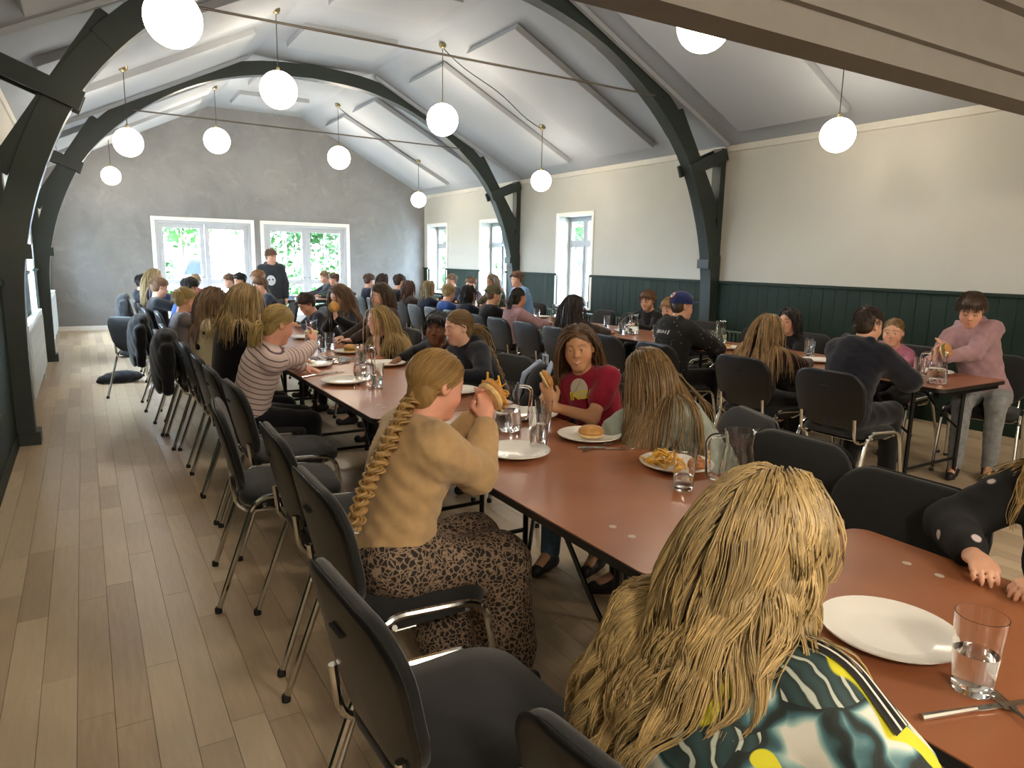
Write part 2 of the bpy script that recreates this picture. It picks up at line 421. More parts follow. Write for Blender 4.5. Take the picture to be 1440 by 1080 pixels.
for ai, ya in enumerate(ARCH_Y):
    root = empty('timber_arch', (0, 0, 0), 0, ('dark green timber arch rib standing %s' % ('beside the capped boy, its left foot by the aisle' if ai == 0 else 'across the hall next to the far windows')), 'arch')
    N = len(full)-1; cuts = [0, 13, 24, 33, N-33, N-24, N-13, N]
    for j, (i0, i1) in enumerate(zip(cuts, cuts[1:])):
        th = .085 if j % 2 == 0 else .078
        band(full, .20 if j % 2 == 0 else .19, ya-th, ya+th, i0, i1).build('rib_segment', M_BEAM, root)
    for s in (-1, 1):
        X = lambda u: XC+s*u
        MB().box(min(X(3.635), X(3.722)), max(X(3.635), X(3.722)), ya-.07, ya+.07, 0, 2.86).build('wall_post', M_BEAM, root)
        b = MB(); d = Vector((X(2.86)-X(3.68), 0, 3.27-2.0)).normalized(); n = Vector((d.z, 0, -d.x))*.06
        A = Vector((X(3.66), 0, 2.03)); Bq = Vector((X(2.90), 0, 3.21))
        b.add([(p.x, yy, p.z) for yy in (ya-.06, ya+.06) for p in (A-n, A+n, Bq+n, Bq-n)], [(0, 1, 2, 3), (7, 6, 5, 4), (0, 4, 5, 1), (1, 5, 6, 2), (2, 6, 7, 3), (3, 7, 4, 0)])
        b.build('brace', M_BEAM, root)
        for yy in (ya-.115, ya+.085):
            b = MB(); d = Vector((X(3.12)-X(3.70), 0, 2.57-2.80)).normalized(); n = Vector((d.z, 0, -d.x))*.07
            A = Vector((X(3.69), 0, 2.79)); Bq = Vector((X(3.10), 0, 2.55))
            b.add([(p.x, y2, p.z) for y2 in (yy, yy+.03) for p in (A-n, A+n, Bq+n, Bq-n)], [(0, 1, 2, 3), (7, 6, 5, 4), (0, 4, 5, 1), (1, 5, 6, 2), (2, 6, 7, 3), (3, 7, 4, 0)])
            b.build('collar', M_BEAM, root)
        MB().box(min(X(3.5), X(3.70)), max(X(3.5), X(3.70)), ya-.095, ya+.095, 1.40, 1.51).build('spacer_block', M_BEAM, root)
        MB().box(min(X(3.56), X(3.722)), max(X(3.56), X(3.722)), ya-.1, ya+.1, 0, .1).build('plinth', M_BEAM, root)
        for zz, uu in ((2.60, 3.18), (3.32, 2.62)):
            MB().tube([(X(uu), ya-.10, zz), (X(uu), ya+.10, zz)], .016, 8).build('bolt', M_BEAM, root)
    MB().tube([(XC-2.45, ya-.12, 3.345), (XC+2.45, ya-.12, 3.31)], .011, 8).build('tie_rod', M_STEEL, root, True)
    for s in (-1, 1):
        m2 = MB(); sgn = s
        xa, xb = XC+s*3.66, XC+s*.95
        m2.bar((xa, ya-.13, zceil(xa)-.02), (xb, ya-.13, zceil(xb)-.02), .05, .05, (0, 1, 0)); m2.build('ceiling_batten', M_CEIL, root)

# --- globe pendants
def globe_mat(nm='lit_opal_glass', k=1.0):
    t = NT(nm); em = t.n('ShaderNodeEmission'); em.inputs['Color'].default_value = (*LAMP_C, 1); em.inputs['Strength'].default_value = LAMP_E*k
    t.l(em.outputs[0], t.t.nodes['Material Output'].inputs['Surface']); return t.m
M_GLOBE = globe_mat(); M_GLOBE2 = globe_mat('lit_opal_glass_bright', 4.7); M_CORD = mat('black_cord', '#262422', .6); M_BRASS = mat('dull_brass_rose', '#8d8468', .4, .9)
def sphere_mesh(name, r, n=32, k=18):
    return MB().lathe([(max(1e-6, r*math.sin(math.pi*i/k)), -r*math.cos(math.pi*i/k)) for i in range(k+1)], n).mesh(name, True)
GS = {.15: sphere_mesh('globe', .15), .207: sphere_mesh('globe', .207)}
def pendant(x, y, z, r, label):
    root = empty('globe_pendant', (x, y, z), 0, label, 'pendant lamp', 'opal globe pendants along the hall')
    link('globe', GS[r], M_GLOBE, root); zc = zceil(x)-z
    MB().tube([(0, 0, r+.03), (0, 0, zc-.02)], .0045, 6).build('cord', M_CORD, root)
    MB().lathe([(.022, r-.01), (.022, r+.03), (.008, r+.045)], 12).build('globe_cap', M_BRASS, root, True)
    MB().lathe([(.01, zc-.05), (.035, zc-.035), (.05, zc-.01), (.05, zc+.02)], 14).build('ceiling_rose', M_BRASS, root, True)
    return root
R0, R1 = .15, .207
for y0, w0 in ((4.2, 'nearest the dropped beam'), (8.75, 'between the two timber arches'), (13.3, 'beyond the far arch')):
    dl = {4.2: .27, 8.75: .2, 13.3: .75}[y0]
    pendant(.52, y0+dl, {4.2: 2.72, 8.75: 2.64, 13.3: 2.74}[y0], R0, f'smaller lit globe pendant above the left aisle, {w0}')
    pendant(2.07, {4.2: 4.25, 8.75: 8.65, 13.3: 13.0}[y0], 3.33, R1, f'larger lit globe pendant above the long table, {w0}')
    mid = pendant(4.24, {4.2: 4.2, 8.75: 8.85, 13.3: 13.3}[y0], 3.28, R1, f'larger lit globe pendant above mid-hall, {w0}')
    pendant(5.89, {4.2: 4.11, 8.75: 8.93, 13.3: 13.4}[y0], 2.62, R0, f'smaller lit globe pendant beside the right wall, {w0}')
    if y0 > 5:
        ya, yb = {8.75: (8.85, 8.93), 13.3: (13.3, 13.4)}[y0]
        pts = [(4.24+(5.89-4.24)*t, ya+(yb-ya)*t+.05*math.sin(t*9), zceil(4.24+1.65*t)-.03-.02*math.sin(t*math.pi)) for t in [i/14 for i in range(15)]]
        pts = [(p[0]-4.24, p[1]-ya, p[2]-3.28) for p in pts]
        MB().tube(pts, .006, 6).build('cable', M_CORD, mid)
GLOBE2 = sphere_mesh('globe', .15)
for lx, ly, ww in ((-.05, -1.3, 'by the left wall'), (2.4, -1.5, 'in the middle, added as fill light'), (5.0, -1.3, 'by the right wall, added as fill light')):  # middle and right lamps are added, out of view, to brighten the foreground
    root = empty('ceiling_lamp', (lx, ly, 2.44), 0, f'round opal ceiling lamp of the annex {ww}', 'lamp')
    link('globe', GLOBE2, M_GLOBE2, root); MB().lathe([(.06, .12), (.09, .17)], 16).build('lamp_base', M_BRASS, root)
# ------------------------------------------------------------------ radiators
M_RADG = mat('green_radiator_enamel', '#33473f', .4); M_RADW = mat('pale_radiator_enamel', '#c9d0d0', .35)
def column_radiator(y0, y1, label):
    root = empty('column_radiator', (XR-.11, y0, 0), 0, label, 'radiator', 'column radiators along the right wall')
    n = int((y1-y0)/.062)
    col = MB().tube([(0, 0, .16), (0, 0, .64)], .022, 8).tube([(-.05, 0, .16), (-.05, 0, .64)], .018, 8).mesh('column', True)
    for i in range(n):
        c = link('column', col, M_RADG, root); c.location = (0, i*.062+.03, 0)
    for z in (.17, .63): MB().tube([(-.025, 0, z), (-.025, n*.062, z)], .026, 8).build('header', M_RADG, root, True)
    for yy in (.05, n*.062-.05): MB().box(-.03, .0, yy-.02, yy+.02, 0, .16).build('foot', M_RADG, root)
column_radiator(3.6, 6.1, 'dark green column radiator below the bare stretch of cream wall near the pink-hoodie boy')
column_radiator(6.75, 10.7, 'long dark green column radiator under the window by the nearer arch')
column_radiator(11.55, 14.9, 'long dark green column radiator under the two far windows')
def panel_radiator(y0, y1, label):
    root = empty('panel_radiator', (XL+.07, y0, 0), 0, label, 'radiator'); L = y1-y0
    bevel(MB().box(-.03, .03, 0, L, .17, .80).build('body', M_RADW, root), .01)
    rib = MB().box(.03, .036, 0, .03, .21, .76).mesh('rib')
    for i in range(int(L/.075)): link('rib', rib, M_RADW, root).location = (0, .03+i*.075, 0)
    MB().box(-.03, .03, .0, L, .80, .815).build('grille', M_RADW, root)
    MB().tube([(0, L-.03, .17), (0, L-.03, 0)], .01, 8).build('pipe', M_RADW, root)
panel_radiator(7.3, 9.6, 'pale panel radiator on the left wall between the arches')
panel_radiator(11.9, 14.2, 'pale panel radiator on the left wall past the far arch')
# ------------------------------------------------------------------ outdoors
def leafy(name, c1, c2):
    t = NT(name); v = t.coord(); t.col(t.ramp(t.noise(v, 2.2, 5), [(.3, srgb(c1)), (.7, srgb(c2))])); t.set(Roughness=.6); return t.m
M_LEAF = [leafy('leaf_a', '#183a10', '#2c5a1c'), leafy('leaf_b', '#143410', '#264f1a'), leafy('leaf_c', '#22481a', '#386528')]
M_BARK = mat('bark', '#5a4a3c', .9, var=.15)
tag(MB().box(-40, 50, YE+WT, 60, -.3, -.1).build('ground_yard', mat('pale_gravel', '#6f6d69', .9, var=.06, scale=30)), kind='structure')
tag(MB().box(-60, XL-WT, -12, 60, -.32, -.12).build('ground_left', leafy('lawn_left', '#7c7f72', '#8b8a80')), kind='structure')
tag(MB().box(XR+WT, 60, -12, 60, -.32, -.12).build('ground_right', leafy('lawn_right', '#7c7f72', '#8b8a80')), kind='structure')
tag(MB().box(-40, 50, 21.5, 60, -.1, -.04).build('lawn', leafy('lawn', '#2b4a1b', '#3a5f25')), kind='structure')
def leaves(n, cen, rad, size, seed, shell=.55):
    r = np.random.default_rng(seed); d = r.normal(size=(n, 3)); d /= np.linalg.norm(d, axis=1)[:, None]
    p = np.array(cen)+d*np.array(rad)*(shell+(1-shell)*r.random((n, 1)))*(1+.18*np.sin(d[:, :1]*7+seed)+.15*np.cos(d[:, 2:]*9))
    a = r.normal(size=(n, 3)); a /= np.linalg.norm(a, axis=1)[:, None]; b = np.cross(a, d+.3*r.normal(size=(n, 3))); b /= np.linalg.norm(b, axis=1)[:, None]+1e-6
    s = size*(.6+.8*r.random((n, 1)))
    v = np.stack([p-a*s, p-b*s*.5, p+a*s, p+b*s*.5], 1).reshape(-1, 3); f = np.arange(4*n).reshape(n, 4)
    return v, f
def tree(x, y, h, r, k, label, n=2600):
    root = empty('tree', (x, y, -.1), 0, label, 'tree', 'trees outside the glazed doors')
    v, f = leaves(n, (0, 0, h*.62), (r, r, h*.42), .16, int(x*7+y*3) % 97+1); link('foliage', mesh_from('foliage', v, f), M_LEAF[k], root)
    mb = MB().tube([(0, 0, 0), (.05, .03, h*.4), (0, .1, h*.75)], [.16, .11, .04], 8)
    for i in range(5):
        a = i*1.26; mb.tube([(.03, .03, h*(.35+.05*i)), (r*.6*math.cos(a), r*.6*math.sin(a), h*(.55+.05*i))], [.05, .02], 6)
    mb.build('trunk', M_BARK, root, True)
for (x, y, h, r, k, l) in ((-2.5, 27, 6, 2.0, 0, 'round green tree outside left of the glazed doors'), (3.4, 31, 8, 2.4, 2, 'tall pale green tree seen through the left glazed door'),
        (7.3, 27, 6.5, 1.9, 1, 'dark green tree seen through the right glazed door'), (12.2, 28, 7, 2.2, 0, 'leafy tree outside right of the glazed doors'), (9.5, 35, 9, 2.8, 1, 'big tree far behind the hedge'),
        (12, 11, 6, 2.4, 2, 'green tree outside the right wall windows'), (14, 18.5, 7, 2.6, 0, 'green tree outside the far corner windows'), (-6.5, 9, 6, 2.4, 1, 'green tree outside the left wall windows')): tree(x, y, h, r, k, l)
v, f = leaves(9000, (4, 23.2, .55), (13, .8, .95), .13, 5, .8); v[:, 2] = np.abs(v[:, 2])
tag(link('hedge', mesh_from('hedge', v, f), M_LEAF[2]), 'clipped green hedge at the far side of the yard', 'hedge')
# parked van and a round road sign across the yard
M_VAN = mat('van_white', '#8f9194', .3, var=.01); M_TYRE = mat('tyre', '#1c1c1d', .8); M_DGL = mat('dark_glass', '#2c3338', .1)
root = empty('parked_van', (3.05, 21.0, -.08), 0, 'white van parked in the yard outside the left glazed door', 'van')
bevel(MB().prism([(-.95, .35), (-.95, 1.0), (-.7, 1.45), (.9, 1.45), (1.0, 1.3), (1.0, .35)], 'y', -.5, .5).build('body', M_VAN, root), .06, 3)
MB().prism([(-.8, 1.0), (-.62, 1.38), (-.25, 1.38), (-.25, 1.0)], 'y', -.51, .51).build('side_window', M_DGL, root)
for xx in (-.6, .62):
    for yy in (-.5, .38): MB().tube([(xx, yy, .28), (xx, yy+.12, .28)], .28, 16).build('wheel', M_TYRE, root, True)
root = empty('road_sign', (2.95, 19.4, -.08), 0, 'round red and white road sign on a grey pole outside', 'sign')
MB().tube([(0, 0, 0), (0, 0, 2.1)], .03, 8).build('pole', M_STEEL, root, True)
MB().tube([(0, -.035, 1.95), (0, -.05, 1.95)], .2, 24).build('sign_disc', mat('sign_red', '#d2453f', .4), root)
MB().tube([(0, -.051, 1.95), (0, -.054, 1.95)], .14, 24).build('sign_centre', mat('sign_white', '#eeeeea', .4), root)
# ------------------------------------------------------------------ chairs
M_BLACKF = mat('black_chair_fabric', '#101012', .85, var=.1, scale=40, bump=.25, bscale=500, sheen=.15)
M_BLACKP = mat('black_plastic', '#141415', .38, var=.03); M_CHROME = mat('chrome', '#d6d6d4', .13, 1, .01)
M_RUBB = mat('black_rubber', '#141414', .7)
def arc(pts, r=.05, n=5):
    """round the corners of a polyline"""
    P = [Vector(p) for p in pts]; out = [P[0]]
    for a, b, c in zip(P, P[1:], P[2:]):
        u = (a-b); v = (c-b); k = min(r, u.length*.49, v.length*.49); u.normalize(); v.normalize(); p, q = b+u*k, b+v*k
        for i in range(n+1):
            t = i/n; out.append(p*(1-t)**2+b*2*t*(1-t)+q*t*t)
    return out+[P[-1]]
def shell(outline, zf, thick, rings=4, bulge=.012, base=0):
    """cushion: outline (u, v) in a plane, depth field zf(u, v); domed on +, flat rim"""
    n = len(outline); v = []; f = []
    def ring(k, d): return [(u*k, w*k, zf(u*k, w*k)+d) for u, w in outline]
    prof = [(.90, base), (.985, base+thick*.12), (1.0, base+thick*.4), (.985, base+thick*.75), (.93, base+thick), (.6, base+thick+bulge*.7), (.25, base+thick+bulge)]
    for k, d in prof: v += ring(k, d)
    m = len(prof)
    for i in range(m-1): f += [(i*n+j, i*n+(j+1) % n, (i+1)*n+(j+1) % n, (i+1)*n+j) for j in range(n)]
    f += [tuple(range(n-1, -1, -1)), tuple((m-1)*n+j for j in range(n))]
    return v, f
CH = {}
def chair_meshes():
    # chair faces +x, origin on the floor under the seat
    out = rrect(.43, .45, .11, 6)
    v, f = shell(out, lambda u, w: .006*math.cos(w*8)-.02*max(0, u-.08)*1.2, .05, bulge=.012); s = MB().add([(p[0]+.02, p[1], p[2]+.425) for p in v], f); CH['seat'] = (s.mesh('seat', True), M_BLACKF)
    v, f = shell(rrect(.36, .40, .1, 5), lambda u, w: 0, .012, bulge=-.002); CH['seat_pan'] = (MB().add([(p[0]+.02, p[1], p[2]+.412) for p in v], f).mesh('seat_pan', True), M_BLACKP)
    # backrest outline: wide rounded top, slightly narrower foot
    bo = []
    for u, w in rrect(.47, .36, .12, 7):      # u: width (y), w: height
        k = 1-.09*max(0, -w/.18); bo.append((u*k, w))
    tilt = math.radians(13); ct, st_ = math.cos(tilt), math.sin(tilt)
    def place(p, back):
        y, h, d = p; d2 = d if not back else -d
        x = -.235 - (h*st_) + d2*ct; z = .66+h*ct+d2*st_*.6
        return (x, y, z)
    curve = lambda u, w: .35*u*u
    v, f = shell(bo, curve, .03, bulge=.010); CH['backrest'] = (MB().add([place(p, False) for p in v], f).mesh('backrest', True), M_BLACKF)
    bo2 = [(u*1.02, w*1.02) for u, w in bo]
    v, f = shell(bo2, lambda u, w: -.35*u*u, .012, bulge=.004); CH['back_shell'] = (MB().add([place((p[0], p[1], p[2]), True) for p in v], f).mesh('back_shell', True), M_BLACKP)
    slot = MB().bar(place((-.03, .09, .0175), True), place((.03, .09, .0175), True), .01, .006); CH['shell_slot'] = (slot.mesh('shell_slot'), M_RUBB)
    for s in (-1, 1):
        y = .228*s
        t = MB().tube(arc([(.27, y+.012*s, .008), (.185, y, .455), (-.135, y, .475), (-.30, y+.015*s, .008)], .07, 6), .0115, 8)
        CH['side_frame%d' % s] = (t.mesh('side_frame', True), M_CHROME)
        t = MB().tube(arc([(-.02, y*.80, .405), (-.205, y*.80, .405), (-.222, y*.80, .56)], .07, 6), .0105, 8)
        CH['back_support%d' % s] = (t.mesh('back_support', True), M_CHROME)
    t = MB(); 
    for x in (-.1, .13): t.tube([(x, -.228, .44), (x, -.18, .405), (x, .18, .405), (x, .228, .44)], .009, 6)
    CH['cross_bar'] = (t.mesh('cross_bar', True), M_CHROME)
    CH['foot_cap'] = (MB().lathe([(.015, 0), (.015, .02), (.012, .025)], 8).mesh('foot_cap', True), M_RUBB)
chair_meshes()
def make_chair():
    root = bpy.data.objects.new('stacking_chair', None); COL.objects.link(root); root.empty_display_size = .1
    for k, (me, m) in CH.items():
        if k == 'foot_cap': continue
        if k in ('shell_slot',): continue
        o = link(k.rstrip('-1'), me, m, root)
        if k == 'back_shell': link('shell_slot', *CH['shell_slot'], o)
    for x, y in ((.27, .240), (.27, -.240), (-.30, .243), (-.30, -.243)):
        link('foot_cap', *CH['foot_cap'], root).location = (x, y, 0)
    return root
PROTO = make_chair(); PROTO_USED = [False]
def chair(x, y, deg, label, group='black stacking chairs'):
    o = PROTO if not PROTO_USED[0] else copy_tree(PROTO); PROTO_USED[0] = True
    o.location = (x, y, 0); o.rotation_euler = (0, 0, math.radians(deg)); o['label'] = label; o['category'] = 'chair'; o['group'] = group
    return o
# ------------------------------------------------------------------ folding tables
def table_mat():
    t = NT('brown_laminate'); v = t.coord((1, 1, 1)); a = t.noise(v, 5, 3, .5); b = t.noise(v, 26, 6, .65); c = t.noise(v, 1.4, 3)
    col = t.ramp(a, [(.3, srgb('#8f5738')), (.7, srgb('#9c6342'))]); pass
    t.col(col); t.set(Roughness=.3); return t.m
M_TABLE = table_mat(); M_EDGE = mat('black_table_edge', '#1d1a18', .5); M_LEGB = mat('black_steel_tube', '#161616', .35, .3)
M_PLUG = mat('pale_screw_cap', '#b3a596', .45)
TZ = .735
def table(x0, x1, y0, y1, label, z=TZ, plugs=True):
    cx, cy = (x0+x1)/2, (y0+y1)/2; W, L = x1-x0, y1-y0
    root = empty('folding_table', (cx, cy, 0), 0, label, 'table', 'folding banquet tables set end to end')
    MB().prism(rrect(W-.006, L-.006, .05, 6), 'z', z-.02, z).build('table_top', M_TABLE, root)
    MB().prism(rrect(W, L, .053, 6), 'z', z-.026, z-.003).build('edge_band', M_EDGE, root)
    for s in (-1, 1):
        ye = s*(L/2-.22)
        for sx in (-1, 1):
            xx = sx*(W/2-.09); MB().tube([(xx, ye, z-.03), (xx, ye, .012)], .0135, 8).build('leg', M_LEGB, root, True)
            MB().tube(arc([(xx*.9, ye, .38), (xx*.9, ye-s*.12, .46), (xx*.9, ye-s*.34, z-.04)], .08, 5), .008, 6).build('brace', M_LEGB, root, True)
            MB().lathe([(.017, 0), (.017, .022)], 8, (xx, ye, 0)).build('foot_cap', M_RUBB, root)
        for zz in (.16, z-.045): MB().tube([(-W/2+.09, ye, zz), (W/2-.09, ye, zz)], .011, 8).build('leg_stretcher', M_LEGB, root, True)
    for s in (-1, 1): MB().box(-W/2+.03, W/2-.03, s*(L/2-.055)-.015, s*(L/2-.055)+.015, z-.06, z-.02).build('apron', M_LEGB, root)
    if plugs:
        for sx in (-1, 1):
            for py in (-L/2+.22, -L/2+.30, L/2-.22, L/2-.30):
                MB().lathe([(.011, -.002), (.011, .0008), (.009, .0014)], 12, (sx*(W/2-.13), py, z)).build('screw_cap', M_PLUG, root)
    return root
AX0, AX1, BX0, BX1 = 1.075, 1.85, 4.40, 5.2
table(AX0+.015, AX1+.015, -.715, 1.118, 'dark brown folding table of the annex under the big dinner plate', TZ-.016)
TA = [1.122, 2.955, 4.788, 6.621, 8.454, 10.287]
names = ['under the plate of fries and the lone bun', 'under the pile of cutlery', 'under the elbows of the black-hoodie girl', 'beside the fair-haired small boy in grey', 'with a tall black bottle on it', 'last of the aisle-side row, before the glazed doors']
for y, n in zip(TA, names): table(AX0, AX1, y, y+1.828, 'brown folding table '+n)
TB = [2.19, 4.023, 5.856, 7.689, 9.522]
names = ['between the pink-hoodie boy and the navy-hoodie boy', 'behind the capped boy in speckled black', 'beside the dark-haired girl with her back turned', 'between the camouflage cap and the blue tee', 'last of the wall-side row']
for y, n in zip(TB, names): table(BX0, BX1, y, y+1.828, 'brown folding table '+n)
# ------------------------------------------------------------------ tableware
M_PORC = mat('white_porcelain', '#e9e6df', .18, var=.01); M_GLASS = glass_mat('clear_glass'); M_WATER = glass_mat('water', (.97, .99, 1), 0, 1.33)
M_CUT = mat('cutlery_steel', '#c9c9c6', .2, 1, .02)
PLATE = MB().lathe([(.0, .006), (.075, .006), (.085, .009), (.128, .021), (.132, .022), (.131, .018), (.09, .003), (.07, 0), (.0, 0)], 40).mesh('plate', True)
GLS = MB().lathe([(.0, .0), (.029, .0), (.031, .004), (.0395, .135), (.0382, .1352), (.0295, .012), (.0, .010)], 28).mesh('glass_body', True)
def water_mesh(h): 
    r = .0293+(h-.012)*.0072/.1; return MB().lathe([(0, .0108), (.0288, .0123), (r, h), (0, h)], 28).mesh('water', True)
WAT = {h: water_mesh(h) for h in (.03, .05, .07)}
PIT = MB().lathe([(.0, .0), (.052, .0), (.058, .008), (.060, .05), (.048, .13), (.043, .16), (.05, .205), (.0485, .205), (.0415, .16), (.0462, .13), (.0575, .05), (.054, .012), (.0, .010)], 32).mesh('jug_body', True)
PWAT = MB().lathe([(0, .0108), (.0535, .0128), (.057, .05), (.0525, .085), (0, .085)], 32).mesh('water', True)
PHAN = MB().tube(arc([(.045, 0, .19), (.105, 0, .185), (.095, 0, .05), (.056, 0, .045)], .05, 6), .0085, 8).mesh('jug_handle', True)
PSP = MB().add([(-.046, -.018, .204), (-.046, .018, .204), (-.066, 0, .214), (-.044, 0, .19)], [(0, 2, 3), (2, 1, 3), (0, 1, 2)]).mesh('spout', True)
def plate(x, y, label, z=TZ, s=1, group='white dinner plates on the tables'):
    o = link('dinner_plate', PLATE, M_PORC); o.location = (x, y, z+.0015); o.scale = (s,)*3; return tag(o, label, 'plate', group)
def tumbler(x, y, label, h=.05, z=TZ, s=1, group='clear tumblers on the tables'):
    root = empty('drinking_glass', (x, y, z+.0016), 0, label, 'glass', group); root.scale = (s,)*3
    link('glass_body', GLS, M_GLASS, root)
    if h: link('water', WAT[h], M_WATER, root)
    return root
def jug(x, y, deg, label, z=TZ, water=True):
    root = empty('water_jug', (x, y, z+.0016), math.radians(deg), label, 'jug', 'glass water jugs on the tables')
    link('jug_body', PIT, M_GLASS, root); link('jug_handle', PHAN, M_GLASS, root); link('spout', PSP, M_GLASS, root)
    if water: link('water', PWAT, M_WATER, root)
    return root
def fork_mesh():
    mb = MB(); mb.tube([(-.10, 0, .004), (-.03, 0, .005), (.03, 0, .007), (.05, 0, .006)], [.005, .003, .003, .006], 6)
    mb.box(.048, .065, -.012, .012, .004, .0065)
    for k in range(4): mb.box(.064, .10, -.012+k*.0068, -.0085+k*.0068, .004, .006)
    return mb.mesh('fork', True)
def knife_mesh():
    mb = MB(); mb.tube([(-.11, 0, .004), (0, 0, .005)], [.0065, .005], 8)
    mb.prism([(0, -.006), (.09, -.009), (.11, -.004), (.112, .004), (0, .006)], 'z', .003, .005); return mb.mesh('knife', True)
FORK, KNIFE = fork_mesh(), knife_mesh()
def cutlery(kind, x, y, deg, label, z=TZ, group=None):
    o = link('dinner_'+kind, FORK if kind == 'fork' else KNIFE, M_CUT); o.location = (x, y, z+.001); o.rotation_euler = (0, 0, math.radians(deg))
    return tag(o, label, kind, group)
# ------------------------------------------------------------------ people: implicit surfaces
def V3(*a): return np.array(a, float)
def nrm(v): v = np.asarray(v, float); return v/(np.linalg.norm(v)+1e-12)
def smin(a, b, k):
    h = np.maximum(k-np.abs(a-b), 0)/k; return np.minimum(a, b)-h*h*k*.25
class Cone:
    def __init__(s, a, b, ra, rb, k=.02): s.a, s.b, s.ra, s.rb, s.k = np.array(a, float), np.array(b, float), ra, rb, k; s.sub = False
    def box(s): r = max(s.ra, s.rb); return np.minimum(s.a, s.b)-r, np.maximum(s.a, s.b)+r
    def d(s, P):
        ba = s.b-s.a; pa = P-s.a; h = np.clip((pa@ba)/(ba@ba+1e-12), 0, 1)
        return np.linalg.norm(pa-h[..., None]*ba, axis=-1)-(s.ra+h*(s.rb-s.ra))
    def grow(s, e): c = Cone(s.a, s.b, s.ra+e, s.rb+e, s.k); c.sub = s.sub; return c
    def push(s, P, m):
        ba = s.b-s.a; pa = P-s.a; h = np.clip((pa@ba)/(ba@ba+1e-12), 0, 1); q = pa-h[:, None]*ba; L = np.linalg.norm(q, axis=1)+1e-9; r = s.ra+h*(s.rb-s.ra)+m
        t = L < r; P[t] += q[t]/L[t][:, None]*(r-L)[t][:, None]
class Ell:
    def __init__(s, c, r, F=np.eye(3), k=.02): s.c, s.r, s.F, s.k = np.array(c, float), np.array(r, float), np.array(F, float), k; s.sub = False   # F rows = local axes
    def box(s): e = np.abs(s.F.T)@s.r; return s.c-e, s.c+e
    def d(s, P):
        q = (P-s.c)@s.F.T; k0 = np.linalg.norm(q/s.r, axis=-1); k1 = np.linalg.norm(q/s.r**2, axis=-1)+1e-9; return k0*(k0-1)/k1
    def grow(s, e): c = Ell(s.c, s.r+e, s.F, s.k); c.sub = s.sub; return c
    def push(s, P, m):
        q = (P-s.c)@s.F.T; rr = s.r+m; k0 = np.linalg.norm(q/rr, axis=1)+1e-9; t = k0 < 1
        P[t] = (q[t]/k0[t][:, None])@s.F+s.c
def field(prims, axes, cut=None):
    xs, ys, zs = axes; D = np.full((len(xs), len(ys), len(zs)), 1.0, np.float32)
    for p in prims:
        lo, hi = p.box(); m = p.k+.03
        sl = []
        for a, l, h in zip(axes, lo-m, hi+m): sl.append(slice(max(0, np.searchsorted(a, l)-1), min(len(a), np.searchsorted(a, h)+1)))
        if any(q.stop-q.start < 2 for q in sl): continue
        sl = tuple(sl)
        P = np.stack(np.meshgrid(xs[sl[0]], ys[sl[1]], zs[sl[2]], indexing='ij'), -1).astype(np.float32); d = p.d(P)
        D[sl] = smin(D[sl], d, p.k) if not p.sub else -smin(-D[sl], d, p.k)
    return D
def surface_nets(D, axes):
    S = D < 0; n = [k-1 for k in D.shape]
    c = np.zeros(n, np.int8)
    for dx in (0, 1):
        for dy in (0, 1):
            for dz in (0, 1): c += S[dx:dx+n[0], dy:dy+n[1], dz:dz+n[2]]
    act = (c > 0) & (c < 8); I = np.argwhere(act); idx = np.full(n, -1, np.int32); idx[act] = np.arange(len(I))
    acc = np.zeros((len(I), 3)); cnt = np.zeros(len(I))
    corners = [(0, 0, 0), (1, 0, 0), (0, 1, 0), (1, 1, 0), (0, 0, 1), (1, 0, 1), (0, 1, 1), (1, 1, 1)]
    vals = [D[I[:, 0]+a, I[:, 1]+b, I[:, 2]+e] for a, b, e in corners]
    for i in range(8):
        for ax, bit in enumerate((1, 2, 4)):
            if i & bit: continue
            j = i | bit; a, b = vals[i], vals[j]; m = (a < 0) != (b < 0); t = np.where(m, a/np.where(m, a-b, 1), 0)
            p = np.tile(np.array(corners[i], float), (len(I), 1)); p[:, ax] += t; acc += p*m[:, None]; cnt += m
    P = I+acc/cnt[:, None]; V = np.stack([np.interp(P[:, q], np.arange(len(axes[q])), axes[q]) for q in range(3)], 1)
    F = []
    for ax in range(3):
        a = [slice(None)]*3; b = [slice(None)]*3; a[ax] = slice(0, -1); b[ax] = slice(1, None)
        A, B = S[tuple(a)], S[tuple(b)]; ch = np.argwhere(A != B); o1, o2 = [(1, 2), (2, 0), (0, 1)][ax]
        ok = (ch[:, o1] > 0) & (ch[:, o2] > 0) & (ch[:, o1] < D.shape[o1]-1) & (ch[:, o2] < D.shape[o2]-1); ch = ch[ok]
        if not len(ch): continue
        ins = A[tuple(ch.T)]; e1 = np.zeros(3, int); e1[o1] = 1; e2 = np.zeros(3, int); e2[o2] = 1
        q = [idx[tuple((ch-u).T)] for u in (e1+e2, e2, 0*e1, e1)]
        Q = np.stack(q, 1); Q[~ins] = Q[~ins][:, ::-1]; F.append(Q)
    F = np.concatenate(F); return V.astype(np.float32), F[(F >= 0).all(1)].astype(np.int32)
def axis_pts(lo, hi, h, fine=()):
    """grid line positions from lo to hi, step h, refined to step s inside the (a, b, s) intervals"""
    out = [lo]; 
    while out[-1] < hi:
        x = out[-1]; st = h
        for a, b, s in fine:
            if a <= x < b: st = min(st, s)
            elif x < a < x+st: st = min(st, max(s, a-x))
        out.append(x+st)
    return np.array(out)
